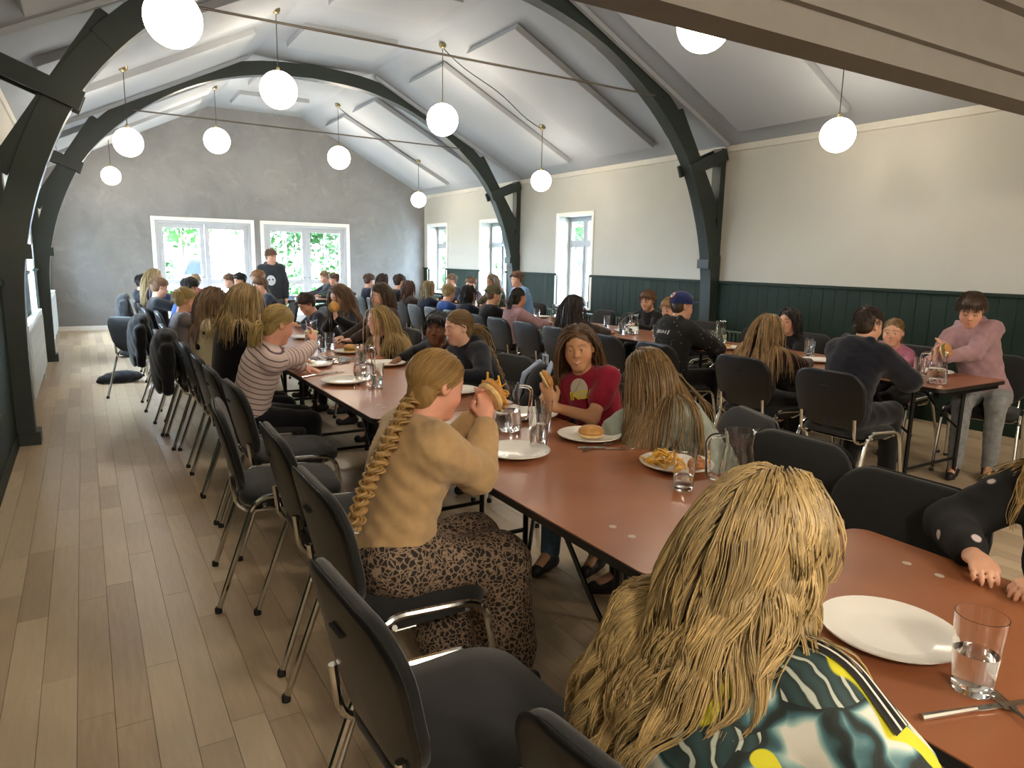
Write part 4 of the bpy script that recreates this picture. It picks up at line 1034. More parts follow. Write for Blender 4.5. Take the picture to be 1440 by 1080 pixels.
        if style == 'pony':
            k = max(40, n//2); d = (V3(0, -1, .15)+.28*rng.normal(size=(k, 3)))@HF
            P = grow(TP+.012*hs*rng.normal(size=(k, 3)), d, L*(.7+.35*rng.random(k)), m, coll, rng, grav, .7, .04, .01); P, _k = clump(P, P[:max(6, k//12)], rng, cl, wave or 1e-5, wl)
            R = taper(k, m, r*1.2, tip); R[:k//5] *= 2.2; add(P, R, hair_tone(col, k, m, rng, var, .95))
        elif style == 'braid':
            K = 110; pts = np.array(smooth_path([TP]+[V3(*p) for p in path], K)); Tn = np.gradient(pts, axis=0); Tn /= np.linalg.norm(Tn, axis=1)[:, None]; bk = c['fw']
            X = np.cross(Tn, bk); X /= np.linalg.norm(X, axis=1)[:, None]; Y = np.cross(X, Tn); tt = np.linspace(0, 1, K); wdt = .025*(1-.35*tt)
            ne = int(K*.86)
            for ph in range(3):
                th = tt*2*math.pi*6.5+ph*2*math.pi/3; cen = pts+X*(np.sin(th)*wdt)[:, None]+Y*(np.sin(2*th)*wdt*.5)[:, None]
                kk = 17; o_ = rng.normal(size=(kk, 2))*.0048; PP = np.stack([cen[:ne]+X[:ne]*a+Y[:ne]*b_ for a, b_ in o_]); add(PP, taper(kk, ne, .005, .7), hair_tone(col, kk, ne, rng, var*.8, .95), 4)
            kk = 90; e0 = pts[ne-1]; d = np.tile(Tn[ne-1], (kk, 1))+.16*rng.normal(size=(kk, 3)); P = grow(e0+.006*rng.normal(size=(kk, 3)), d, L*(.7+.4*rng.random(kk)), 10, coll, rng, .3, .8, .03, .008); add(P, taper(kk, 10, .0022, .4), hair_tone(col, kk, 10, rng, var, 1))
            tb = MB().tube([Vector(pts[ne-3]-c['base']), Vector(pts[ne+1]-c['base'])], .0185, 12); tb.build('hair_tie', mat('white_hair_tie', '#cfcac6', .7), c['o'], True)
    V = np.concatenate(Vs); F = np.concatenate(Fs); C = np.clip(np.concatenate(Cs), 0, 1)
    ho = c['child']('hair', V, F, M_HAIR); colour_attr(ho.data, C); return ho
def smooth_path(P, n):
    P = [Vector(p) for p in P]; out = []; k = len(P)-1
    for i in range(n):
        t = i/(n-1)*k; j = min(int(t), k-1); f = t-j; p0, p1, p2, p3 = P[max(j-1, 0)], P[j], P[j+1], P[min(j+2, k)]
        out.append(np.array(.5*((2*p1)+(-p0+p2)*f+(2*p0-5*p1+4*p2-p3)*f*f+(-p0+3*p1-3*p2+p3)*f**3)))
    return out
def cap_hat(c, col, brimcol, back=False, emblem=None):
    g, hs, HF = c['g'], c['hs'], c['HF']; S = lambda *a: hs*V3(*a); sg = -1 if back else 1
    cut = Ell(g(0, 0, -.07), S(.2, .2, .10), HF, .006); cut.sub = True
    V, F = mesh_prims('cap', [Ell(g(0, -.012, .045), S(.090, .108, .092), HF, .02), cut], .006); o = c['child']('cap', V, F, col)
    b = [Ell(g(0, sg*.105, .042), S(.072, .07, .007), HF, .01)]; V, F = mesh_prims('brim', b, .005); c['child']('brim', V, F, brimcol, True, o)
    return o
def decal(c, polys, origin, U, Vv, m, name, lift=.003, arms_off=True):
    """flat print laid onto the garment: polys = (verts2d, faces) projected on to the cloth surface"""
    v2, f = polys; nrm_ = nrm(np.cross(U, Vv)); P = np.array([origin+U*a+Vv*b for a, b in v2]); P = P+nrm_*.08
    for _ in range(40): P = P-nrm_*np.clip(prims_d(c['topp'][:5] if arms_off else c['topp'], P)-lift, -.02, .02)[:, None]*.8
    return c['child'](name, P, f, m, False)
def text_poly(s, size, slant=0):
    cu = bpy.data.curves.new('lettering', 'FONT'); cu.body = s; cu.size = size; cu.align_x = 'CENTER'; cu.align_y = 'CENTER'; cu.shear = slant; cu.resolution_u = 3; cu.offset = size*.03
    ob = bpy.data.objects.new('lettering_tmp', cu); COL.objects.link(ob); dg = bpy.context.evaluated_depsgraph_get(); me = bpy.data.meshes.new_from_object(ob.evaluated_get(dg))
    import bmesh
    bm = bmesh.new(); bm.from_mesh(me); bmesh.ops.triangulate(bm, faces=bm.faces); bmesh.ops.subdivide_edges(bm, edges=[e for e in bm.edges if e.calc_length() > size*.3], cuts=1); bmesh.ops.triangulate(bm, faces=bm.faces)
    v = [(p.co.x, p.co.y) for p in bm.verts]; bm.verts.index_update(); f = [tuple(q.index for q in p.verts) for p in bm.faces]; bm.free(); bpy.data.objects.remove(ob); bpy.data.meshes.remove(me); bpy.data.curves.remove(cu)
    return v, f
def disc_poly(r, rx=1, n=28, rings=4):
    v = [(0, 0)]; f = []
    for k in range(1, rings+1): v += [(r*rx*k/rings*math.cos(2*math.pi*j/n), r*k/rings*math.sin(2*math.pi*j/n)) for j in range(n)]
    f = [(0, 1+j, 1+(j+1) % n) for j in range(n)]
    for k in range(rings-1):
        a = 1+k*n; f += [q for j in range(n) for q in ((a+j, a+n+j, a+n+(j+1) % n), (a+j, a+n+(j+1) % n, a+(j+1) % n))]
    return v, f
# ------------------------------------------------------------------ printed and patterned cloth
def stripes_mat():
    t = NT('pink_striped_jersey'); a = t.n('ShaderNodeAttribute', attribute_name='band'); w = t.math('FRACT', t.math('MULTIPLY', a.outputs['Fac'], 30.0))
    t.col(t.ramp(w, [(0, srgb('#cdb9b4')), (.78, srgb('#cdb9b4')), (.82, srgb('#5d4854')), (.96, srgb('#5d4854')), (1, srgb('#cdb9b4'))])); t.set(Roughness=.9); t.bump(t.noise(t.coord(), 260, 3), .2, .003); return t.m
def leopard_mat():
    t = NT('leopard_skirt'); v = t.coord((1, 1, 1)); n = t.n('ShaderNodeTexVoronoi', feature='DISTANCE_TO_EDGE'); n.inputs['Scale'].default_value = 62
    ns = t.n('ShaderNodeTexNoise'); ns.inputs['Scale'].default_value = 30; t.l(v, ns.inputs['Vector']); mx = t.n('ShaderNodeMix', data_type='RGBA'); mx.inputs[0].default_value = .035; t.l(v, mx.inputs[6]); t.l(ns.outputs['Color'], mx.inputs[7]); t.l(mx.outputs[2], n.inputs['Vector'])
    e = t.ramp(n.outputs['Distance'], [(0, srgb('#99836e')), (.09, srgb('#75604f')), (.17, srgb('#1c1917')), (.38, srgb('#1a1716')), (.55, srgb('#4a3a2e'))]); t.col(e); t.set(Roughness=.8); return t.m
def leaf_print_mat():
    t = NT('tropical_leaf_print'); v = t.coord((1, 1, 1)); wn_ = t.n('ShaderNodeTexNoise'); wn_.inputs['Scale'].default_value = 9; wn_.inputs['Detail'].default_value = 2; t.l(v, wn_.inputs['Vector'])
    mx = t.n('ShaderNodeMix', data_type='RGBA'); mx.inputs[0].default_value = .10; t.l(v, mx.inputs[6]); t.l(wn_.outputs['Color'], mx.inputs[7])
    a = t.n('ShaderNodeTexVoronoi', feature='F1'); a.inputs['Scale'].default_value = 13; t.l(mx.outputs[2], a.inputs['Vector']); d = t.n('ShaderNodeTexVoronoi', feature='DISTANCE_TO_EDGE'); d.inputs['Scale'].default_value = 13; t.l(mx.outputs[2], d.inputs['Vector'])
    sep = t.n('ShaderNodeSeparateColor'); t.l(a.outputs['Color'], sep.inputs[0])
    leaf = t.ramp(d.outputs['Distance'], [(0, srgb('#1c2321')), (.05, srgb('#22302f')), (.10, srgb('#456e77')), (.16, srgb('#9fbdba')), (.20, srgb('#d8d7cd')), (.6, srgb('#dedcd3'))])
    wv = t.n('ShaderNodeTexWave'); wv.inputs['Scale'].default_value = 16; wv.inputs['Distortion'].default_value = 5; t.l(v, wv.inputs['Vector'])
    dark = t.ramp(wv.outputs['Fac'], [(0, srgb('#2c4547')), (.86, srgb('#25302e')), (.95, srgb('#b5bdb4'))])
    c = t.mix(t.ramp(sep.outputs[0], [(.52, (0, 0, 0)), (.56, (1, 1, 1))]), leaf, dark)
    yel = t.n('ShaderNodeTexNoise'); yel.inputs['Scale'].default_value = 8.5; yel.inputs['Detail'].default_value = 1; yel.inputs['Distortion'].default_value = .8; t.l(v, yel.inputs['Vector'])
    c = t.mix(t.ramp(yel.outputs['Fac'], [(.635, (0, 0, 0)), (.645, (1, 1, 1))]), c, srgb('#d5cf2c'))
    t.col(c); t.set(Roughness=.75); t.bump(t.noise(v, 200, 3), .15, .003); return t.m
def spots_mat(name, bg, fg, scale, size, rnd=1.0):
    t = NT(name); v = t.n('ShaderNodeTexVoronoi', feature='F1'); v.inputs['Scale'].default_value = scale; v.inputs['Randomness'].default_value = rnd; t.l(t.coord(), v.inputs['Vector'])
    t.col(t.ramp(v.outputs['Distance'], [(size, srgb(fg)), (size+.04, srgb(bg))])); t.set(Roughness=.9); return t.m
def camo_mat():
    t = NT('camouflage_cloth'); n = t.noise(t.coord(), 26, 2, .5, 1.2); t.col(t.ramp(n, [(0, srgb('#3a3a2c')), (.44, srgb('#6a6a4a')), (.52, srgb('#2b2c24')), (.6, srgb('#8a8263'))], 'CONSTANT')); t.set(Roughness=.9); return t.m
BLK = cloth('black_jersey', '#16161a'); NAVY = cloth('navy_jersey', '#1c2231'); DNAVY = cloth('dark_navy_hoodie', '#191b26'); BEIGE = cloth('beige_sweatshirt', '#b3946a', bscale=400)
RED = cloth('crimson_tee', '#8e1730'); SAGE = cloth('sage_grey_knit', '#8f968b', bump=.5, bscale=140); MAROON = cloth('maroon_sweater', '#34191d'); PINK = cloth('dusty_pink_hoodie', '#a5838a'); PINK2 = cloth('bright_pink_tee', '#b5738c'); GREYB = cloth('grey_brown_sweater', '#655e5e')
BLUE = cloth('royal_blue_top', '#2a4a86'); LBLUE = cloth('light_blue_tee', '#6f93bd'); CHAR = cloth('charcoal_hoodie', '#32363c'); MINT = cloth('mint_hood', '#9fd0a8'); CREAM = spots_mat('cream_cloth_with_hearts', '#cfc3a0', '#1d1a18', 11, .26, .3)
SPECK = spots_mat('black_cloth_with_specks', '#141416', '#b9b9b4', 32, .085); BLOTCH = spots_mat('black_cloth_with_white_blotches', '#121214', '#c9b9bb', 13, .2); CAMO = camo_mat(); BRN = cloth('dark_brown_top', '#3a2f2b'); GRN = cloth('dark_green_top', '#2c3b33')
BLOND, DBLOND, ASH, BROWN, DBROWN, BLACKH, GINGER = '#b08c52', '#94744a', '#8c7350', '#5f452f', '#3d2c22', '#171412', '#8a5f3c'
def lng(col, L=.36, n=320, r=.0028, **k): return dict(style='long', col=col, L=L, n=n, r=r, **k)
def sht(col, n=420, r=.0024, L=.045, **k): return dict(style='short', col=col, n=n, r=r, L=L, **k)
AG, BG = 'people at the aisle-side tables', 'people at the wall-side tables'
PEOPLE = {}
def sit(key, label, head, side, who, cdx=.08, hip=None, dy=0, rot=0, **k):
    """side: A/B table row, l/r side of it; also sets the chair under the sitter"""
    by = 0 if side[1] == 'l' else 180; hx = {'Al': .74, 'Ar': 2.24, 'Bl': 4.0, 'Br': 5.62}[side]
    hip = hip or (hx, head[1]+dy); k.setdefault('group', AG if side[0] == 'A' else BG)
    c = person(label, head, hip, by+rot, **k); PEOPLE[key] = c; a = math.radians(by+rot)
    chair(hip[0]+cdx*math.cos(a), hip[1]+cdx*math.sin(a), by+rot, 'black stacking chair seating '+who, 'black stacking chairs with sitters'); return c
# ---- aisle side of the long row, seen from behind
leafp = leaf_print_mat()
fg = sit('fg', 'girl with long wavy blonde hair in a tropical leaf-print shirt', (.82, .63, 1.05), 'Al', 'the girl in the leaf-print shirt', cdx=.04, slv=.42, shd=.035, hip=(.74, .60), rot=6, hy=4, hp=14, hs=.98, sc=.95, top=leafp, tname='shirt', sleeve='short', loose=.02, skin='rosy', bottom=DENIM,
    hair=dict(style='long', col='#b59b6b', L=.48, n=3300, r=.0013, m=18, guides=75, cl=.8, wave=.013, wl=.15, bell=.11, lside=.66, var=.2, seed=4, grav=.42, tip=.3, root=.72, out=.16, sweep=(-.08, .10, 0), jit=.0, back=.7), vox=.008, hvox=.009, wrinkle=.0015, L=('lap',), R=('at', (1.02, .38, .66), (1, .1, -.2), (0, 0, 1), .4, (-.3, -1, -.5)), body_w=1.05)
bg = sit('beige', 'girl with a long blonde braid in a beige sweatshirt eating a wrap', (.905, 1.93, 1.08), 'Al', 'the girl in the beige sweatshirt', hip=(.75, 1.93), cdx=.02, hy=8, hp=16, top=BEIGE, tname='sweatshirt', bottom=leopard_mat(), bname='skirt', skirt=True, loose=.026, wrinkle=.0035, vox=.008, hvox=.0065, skin='rosy', lids=True,
    hair=dict(style='braid', col='#9c7b4a', n=1000, r=.0016, L=.13, tie=(.01, -.098, -.075), path=[(.705, 1.84, .93), (.62, 1.81, .80), (.575, 1.80, .66)], seed=9, var=.16), L=('hold', (1.13, 2.02, .985)), R=('hold', (1.13, 2.02, .985)), body_w=1.05)
def strip(c, a, b, w, m, nm, lift, along):
    n_ = 14; v2 = [(a+(b-a)*i/n_, s_*w) for i in range(n_+1) for s_ in (-.5, .5)]; f_ = [q for i in range(n_) for q in ((2*i, 2*i+2, 2*i+3), (2*i, 2*i+3, 2*i+1))]
    U, Vv, o_ = along; return decal(c, (v2, f_), o_, U, Vv, m, nm, lift, False)
for q in (-1, 1):
    A_, B_ = fg['N'], fg['SH'][q]+(fg['arms'][q][1]-fg['SH'][q])*.25; U_ = nrm(B_-A_); Vv_ = nrm(np.cross(V3(0, 0, 1), U_)); o_ = A_+.0*U_; Ln = np.linalg.norm(B_-A_)
    strip(fg, .05, Ln+.03, .034, mat('shoulder_strip_black', '#1b1b1c', .8), 'shoulder_strip', .004, (U_, Vv_, o_))
    for k_ in (-.007, .007): strip(fg, .05, Ln+.03, .004, mat('shoulder_line_white', '#d5d3cc', .8), 'shoulder_line', .0065, (U_, Vv_, o_+Vv_*k_))
st = sit('striped', 'girl in a pink striped jersey leaning forward to eat', (.92, 4.05, 1.08), 'Al', 'the girl in the striped jersey', hip=(.76, 4.18), cdx=.06, hy=12, hp=22, top=stripes_mat(), tname='jersey', band=True, hair=dict(style='pony', col='#a08953', L=.13, n=450, r=.0025, m=9, tie=(0, -.10, -.055), var=.18), vox=.010, hvox=.006, skin='rosy', loose=.02, wrinkle=.002, L=('table', (1.14, 4.40)), R=('at', (1.16, 4.22, .93), (.2, .5, .8), (.6, -.5, .2), .5, (.2, -.6, -1)), lids=True)
sit('blackhood', 'girl with straight blonde hair in a black hoodie beside the striped jersey', (.86, 4.66, 1.17), 'Al', 'the blonde girl in the black hoodie', hip=(.74, 4.70), hy=8, hp=22, top=cloth('black_hoodie', '#131114'), tname='hoodie', hood=True, hair=lng('#a48a5c', .30, 600, .003, cl=.25, bell=.11, guides=90), vox=.011, hvox=.007, loose=.024, lids=True)
sit('cream', 'person with light brown hair in a cream top dotted with hearts', (.78, 5.38, 1.12), 'Al', 'the person in the heart-dotted cream top', hy=0, hp=15, top=CREAM, hair=lng('#7a6045', .30, 600, .0028, cl=.35), vox=.012, eyes='paint', loose=.022)
sit('blondboy', 'small fair-haired boy in a grey-brown sweater', (.76, 6.92, 1.05), 'Al', 'the small fair-haired boy', hy=5, hp=5, top=GREYB, hair=sht('#ab9257', L=.06), vox=.012, eyes='paint', sc=.82, hs=.88, L=('table', (1.2, 7.0)))
sit('blueshirt', 'black-haired child with a bright blue sleeve beside the tall bottle', (1.0, 8.52, 1.09), 'Al', 'the black-haired child in blue', hip=(.83, 8.55), hy=20, top=BLUE, hair=sht(BLACKH, 250, .004), vox=.014, eyes='paint')
sit('blacktee', 'boy with cropped brown hair in a black tee', (.74, 9.12, 1.07), 'Al', 'the brown-haired boy in a black tee', hy=15, top=BLK, tname='tee', sleeve='short', hair=sht('#7d5d3f', 300, .003), vox=.013, eyes='paint', sc=.95)
sit('longblond', 'tall person with long pale hair in navy by the aisle', (.76, 9.95, 1.16), 'Al', 'the tall pale-haired person in navy', hy=10, top=cloth('bright_navy_top', '#1d2c55'), hair=lng('#b3a078', .42, 200, .005), vox=.015, eyes='paint', sc=1.0)
sit('bk', 'black-haired person in a dark grey hoodie at the end of the aisle side', (.68, 10.8, 1.06), 'Al', 'the black-haired person in dark grey', hy=30, top=CHAR, tname='hoodie', hood=True, hair=sht(BLACKH, 200, .005), vox=.016, eyes='paint')
# ---- facing them
rg = sit('red', 'smiling girl with long brown hair in a crimson tee with yellow lettering', (2.02, 2.69, 1.05), 'Ar', 'the smiling girl in the crimson tee', hip=(2.2, 2.66), rot=24, hy=222, hp=6, hr=-6, top=RED, tname='tee', sleeve='short', skin='olive', bottom=DENIM, loose=.012, vox=.008, hvox=.0042, smile=1, gape=.8, body_w=1.0, sc=.95,
    hair=dict(style='long', col='#6b4f36', L=.46, n=1150, r=.0017, m=15, guides=80, cl=.5, wave=.004, wl=.16, var=.2, seed=3, grav=.36, root=.7, back=1.0, sweep=(.13, .05, 0), drop=True), L=('at', (1.785, 2.55, .805), (-.25, .35, .9), (-.75, -.5, .1), .32, (.1, -.45, -1)), R=('table', (1.98, 2.92)))
gs = sit('grey', 'girl with straight fair hair in a sage knit, head resting on her hand', (1.98, 2.17, 1.0), 'Ar', 'the girl in the sage knit', hip=(2.25, 2.02), rot=-22, hy=140, hp=20, hr=0, top=SAGE, loose=.03, wrinkle=.004, vox=.008, hvox=.009, eyes='paint',
    hair=dict(style='long', col='#8b6f48', L=.50, n=1050, r=.0019, m=15, guides=80, bell=.12, cl=.5, wave=.003, seed=8, var=.2, back=.25, front=.07), L=('cheek',), R=('cheek',))
np_ = sit('navy', 'girl with a wavy fair ponytail in a navy hoodie', (1.98, 3.9, 1.04), 'Ar', 'the ponytailed girl in navy', rot=10, hy=178, hp=12, top=DNAVY, tname='hoodie', hood=True, loose=.02, vox=.010, hvox=.006, skin='pale', wrinkle=.002,
    hair=dict(style='pony', col='#7d6543', L=.42, n=520, r=.0025, m=14, tie=(0, -.108, -.03), wave=.010, wl=.09, seed=12, cl=.6, var=.18))
sit('darkboy', 'black-haired boy peering out past the ponytailed girl', (2.02, 4.30, .99), 'Ar', 'the black-haired boy next to the ponytail', hip=(2.24, 4.43), hy=228, hp=2, skin='brown', top=BLK, hair=sht(BLACKH, 500, .0028, .05), brows='#120d0b', vox=.011, hvox=.006, sc=.85, L=('chin',))
sit('blondprof', 'girl with long fair hair in a black tee, chin on her fist', (1.93, 5.16, .985), 'Ar', 'the girl with her chin on her fist', rot=0, hy=186, hp=6, top=BLK, tname='tee', sleeve='short', hair=lng('#a18656', .42, 650, .0028, cl=.3, back=.8, guides=90), vox=.010, hvox=.006, skin='pale', L=('chin',), sc=.88)
sit('brown', 'girl with smooth brown hair behind the fist-propped girl', (2.2, 5.84, 1.13), 'Ar', 'the smooth brown-haired girl', hip=(2.3, 5.8), hy=190, top=BRN, hair=lng('#55402f', .22, 380, .0026, back=.9), vox=.012, hvox=.008, skin='pale')
sit('lean', 'girl with long brown hair in black leaning on her hand over food', (2.0, 6.36, 1.10), 'Ar', 'the girl leaning over her food', hip=(2.22, 6.42), hy=205, hp=24, top=BLK, hair=lng('#6e5238', .40, 520, .003, cl=.35), vox=.012, hvox=.008, skin='pale', R=('cheek',), L=('at', (1.86, 6.03, .93), (-.15, -.1, 1), (.9, -.3, .1), .3, (.4, -.7, -.8)), lids=True)
sit('leanb', 'child in dark clothes bent low over the table', (1.92, 7.2, .98), 'Ar', 'the child bent over the table', hy=190, hp=30, top=DNAVY, hair=sht(DBROWN, 200, .004), vox=.014, eyes='paint', sc=.85, )
far = [('f5', 'short-haired child in dark blue under the standing boy', (1.98, 9.67, 1.06), sht('#6d5138', 160, .006), NAVY), ('f4', 'fair round-headed child just before the standing boy', (2.1, 10.4, 1.14), sht('#9a7350', 150, .006), BRN),
    ('f3', 'black-haired child near the last aisle table', (2.0, 11.2, 1.08), sht(BLACKH, 150, .006), BLK), ('f2', 'brown-haired child with a hand at the mouth', (1.96, 11.85, 1.05), sht('#74583e', 150, .006), GRN)]
for key, lab, h, hr_, tp in far: sit(key, lab, h, 'Ar', 'the '+lab, hy=200, top=tp, hair=hr_, vox=.016, eyes='paint', sc=.9)
c = person('pale-faced child looking up at the head of the last table', (1.55, 12.55, 1.02), (1.5, 12.75), 265, top=PINK2, hair=sht('#a58d68', 140, .006), vox=.016, eyes='paint', sc=.8, group=AG, L=('lap',), R=('lap',)); chair(1.49, 12.67, 265, 'black stacking chair seating the pale-faced child at the table head', 'black stacking chairs with sitters')
# ---- standing boy by the glazed doors
sb = person('standing boy in a charcoal hoodie with a white print', (2.4, 10.86, 1.44), (2.42, 10.9), 250, hy=290, hp=12, stand=True, hipz=.82, sc=1.0, top=CHAR, tname='hoodie', hood=True, bottom=NAVYT, hair=sht('#6a4a34', 260, .004, .045), vox=.012, hvox=.010, L=('down',), R=('down',), loose=.02)
decal(sb, disc_poly(.075, .85), sb['P']+sb['tu']*sb['TL']*.55+sb['tf']*.1, -sb['tr'], sb['tu'], mat('white_print', '#cfd2d4', .8), 'chest_print')
for q in (-1, 1): decal(sb, disc_poly(.013, 1, 12, 2), sb['P']+sb['tu']*sb['TL']*.57+sb['tf']*.1+sb['tr']*q*.026, -sb['tr'], sb['tu'], mat('dark_print', '#22262b', .8), 'print_mark', .005)
# ---- wall-side row, backs
sit('navyboy', 'boy with cropped brown hair in a dark navy hoodie, back turned', (4.17, 2.57, 1.10), 'Bl', 'the boy in the dark navy hoodie', hip=(4.0, 2.58), hy=-8, hp=8, top=DNAVY, tname='hoodie', hood=True, hair=dict(style='crop', col='#3b2c22', n=700, r=.0018, L=.03), vox=.010, loose=.03, wrinkle=.003, sc=1.0, body_w=1.05, eyes='paint')
sit('maroon', 'girl with long straight blonde hair in a maroon sweater', (4.08, 3.25, 1.01), 'Bl', 'the girl in the maroon sweater', hy=5, hp=12, top=MAROON, hair=lng('#a3845a', .38, 620, .0028, m=13, bell=.11, cl=.3, guides=90), vox=.011, loose=.022, eyes='paint')
cp_ = sit('cap', 'boy in a speckled black jacket and a blue cap worn backwards', (4.1, 4.11, 1.12), 'Bl', 'the boy in the blue cap', hy=-12, hp=5, top=SPECK, tname='jacket', hood=True, hair=dict(style='crop', col='#4a382b', n=300, r=.002, L=.03), vox=.010, loose=.028, sc=1.0, eyes='paint')
CAPB = cloth('blue_cap', '#1b2a5c', bump=.1); hat = cap_hat(cp_, CAPB, CAPB)
def badge(c, p, n, r, m, nm, par):
    n = Vector(n).normalized(); p = Vector(p)-Vector(c['base']); MB().tube([p, p+n*.004], r, 18).build(nm, m, par)
bn = nrm(-cp_['HF'][1]*.75-cp_['HF'][0]*.1+cp_['HF'][2]*.5); bp_ = cp_['g'](-.012, -.0985, .088); 
badge(cp_, bp_, bn, .030, mat('badge_red', '#b8413f', .6), 'cap_badge', hat); badge(cp_, bp_+bn*.003, bn, .023, mat('badge_cream', '#d6cfc6', .6), 'cap_badge_centre', hat); badge(cp_, bp_+bn*.006, bn, .011, mat('badge_blue', '#2a3f7a', .6), 'cap_badge_dot', hat)
# worn white lettering strokes across the shoulders
cw = mat('white_back_print', '#c9c9c6', .8); rr = random.Random(5); V2 = []; F2 = []
for i, (x, h, sl) in enumerate(((-.085, .034, .2), (-.066, .022, 0), (-.058, .03, .3), (-.035, .024, -.1), (-.015, .026, .1), (.006, .02, 0), (.025, .024, .2), (.05, .034, .15))):
    k = len(V2); w_ = .0045; V2 += [(x-w_, -h/2), (x+w_, -h/2), (x+w_+sl*h, h/2), (x-w_+sl*h, h/2)]; F2 += [(k, k+1, k+2), (k, k+2, k+3)]
decal(cp_, (V2, F2), cp_['P']+cp_['tu']*cp_['TL']*.78-cp_['tf']*.1, cp_['tr'], cp_['tu'], cw, 'back_print')
sit('darkgirl', 'girl with long dark brown hair, back turned, near the radiator', (4.05, 5.5, 1.03), 'Bl', 'the girl with long dark hair', hy=0, top=BRN, hair=lng('#2b1f1b', .40, 550, .003, cl=.35), vox=.012, eyes='paint')
sit('bpink', 'child with a dark ponytail in a dusty pink hoodie', (4.1, 6.61, 1.05), 'Bl', 'the child in the dusty pink hoodie', hy=12, hp=6, top=PINK, tname='hoodie', hood=True, hair=dict(style='pony', col='#2a2220', L=.16, n=260, r=.003, m=10, tie=(0, -.11, .0)), vox=.012, loose=.022, eyes='paint', skin='tan')
cc = sit('camocap', 'boy in black with a camouflage cap on backwards', (4.08, 7.14, 1.05), 'Bl', 'the boy in the camouflage cap', hy=0, top=BLK, hair=dict(style='crop', col='#6a4d38', n=120, r=.004, L=.03), vox=.013, eyes='paint'); cap_hat(cc, CAMO, CAMO, True)
sit('bblack', 'person with smooth black hair in a navy sports top', (4.08, 7.75, 1.03), 'Bl', 'the smooth black-haired person', hy=10, top=NAVY, hair=lng('#15110f', .14, 220, .005, back=.7), vox=.014, eyes='paint')
sit('bblue', 'fair-haired boy in a royal blue top', (4.08, 8.32, 1.02), 'Bl', 'the fair-haired boy in royal blue', hy=15, top=BLUE, hair=sht('#a18a5c', 220, .005), vox=.014, eyes='paint')
sit('bnavy', 'person with a pale bob in navy', (4.05, 8.88, 1.05), 'Bl', 'the person with the pale bob', hy=10, top=NAVY, hair=lng('#948564', .16, 180, .005), vox=.014, eyes='paint')
bfar = [('x5', 'child with chin-length reddish brown hair at the wall-side row', (3.98, 9.4, 1.03), lng('#54382b', .18, 150, .006), BRN), ('x4', 'dark-clad child beyond the reddish-haired one', (4.08, 10.0, 1.10), sht(DBROWN, 120, .007), BLK), ('x3', 'child with thick dark brown hair near the far arch', (4.03, 10.55, 1.10), lng('#3a2a22', .2, 120, .007), GRN), ('x2', 'brown-haired child past the thick-haired one', (4.0, 11.1, 1.08), sht('#59402f', 120, .007), NAVY)]
for key, lab, h, hr_, tp in bfar: sit(key, lab, h, 'Bl', 'the '+lab, hy=10, top=tp, hair=hr_, vox=.017, eyes='paint')
# ---- wall-side row, faces
hb = sit('hoodie', 'teenager with a brown fringe in a dusty pink hoodie and grey jeans', (5.42, 2.58, 1.17), 'Br', 'the teenager in the pink hoodie', hip=(5.6, 2.48), rot=18, hy=205, hp=26, hs=.98, sc=1.02, body_w=.95, top=PINK, tname='hoodie', hood=True, bottom=GREYJ, hair=sht('#4a382a', 900, .0022, .055), vox=.009, hvox=.0065, loose=.022, wrinkle=.004, skin='fair', lids=True, L=('hold', (5.10, 2.60, .905)), R=('hold', (5.10, 2.60, .905)))
decal(hb, ([(-.03, -.016), (.03, -.016), (.03, .016), (-.03, .016)], [(0, 1, 2), (0, 2, 3)]), hb['P']+hb['tu']*hb['TL']*.66+hb['tf']*.1, -hb['tr'], hb['tu'], mat('dark_red_print', '#3a1f2a', .8), 'chest_print')
sit('pinkgirl', 'fair-haired girl in a bright pink tee between the two hooded boys', (5.27, 3.04, .97), 'Br', 'the girl in the bright pink tee', hip=(5.55, 3.1), hy=200, hp=4, top=PINK2, tname='tee', sleeve='short', hair=dict(style='pony', col='#7d6138', L=.3, n=300, r=.003, tie=(0, -.1, .02), m=12), vox=.010, hvox=.006, sc=.82, L=('table', (5.1, 3.0)), R=('table', (5.05, 3.3)))
sit('dark2', 'child with dark hair hidden behind the blonde girl in maroon', (5.32, 4.02, .98), 'Br', 'the dark-haired child opposite the maroon sweater', hip=(5.62, 4.12), hy=185, top=BLK, hair=lng('#221a17', .2, 260, .004), vox=.013, eyes='paint', sc=.85)
sit('b935', 'ginger-blond boy with a mint collar, head lowered', (5.30, 5.5, .98), 'Br', 'the ginger-blond boy', hip=(5.62, 5.45), hy=190, hp=18, top=MINT, hair=sht('#96734a', 300, .004), vox=.013, eyes='paint', sc=.85)
sit('b918', 'brown-haired boy in black leaning beside the ginger-blond boy', (5.40, 5.95, 1.04), 'Br', 'the brown-haired boy in black', hip=(5.62, 6.02), hy=195, hp=14, top=BLK, hair=sht('#6b4b33', 300, .0035, .055), vox=.013, hvox=.008, eyes='paint')
sit('b2d', 'boy with short brown hair in a light blue tee', (5.4, 8.76, 1.19), 'Br', 'the boy in the light blue tee', hy=170, hp=4, top=LBLUE, tname='tee', sleeve='short', hair=sht('#6f4d36', 240, .005), vox=.014, eyes='paint', sc=1.0, R=('chin',))
sit('b2c', 'person with long ash hair in camouflage', (5.4, 9.5, 1.13), 'Br', 'the long-haired person in camouflage', hy=185, hp=12, top=CAMO, hair=lng('#8a7256', .34, 200, .006), vox=.015, eyes='paint')
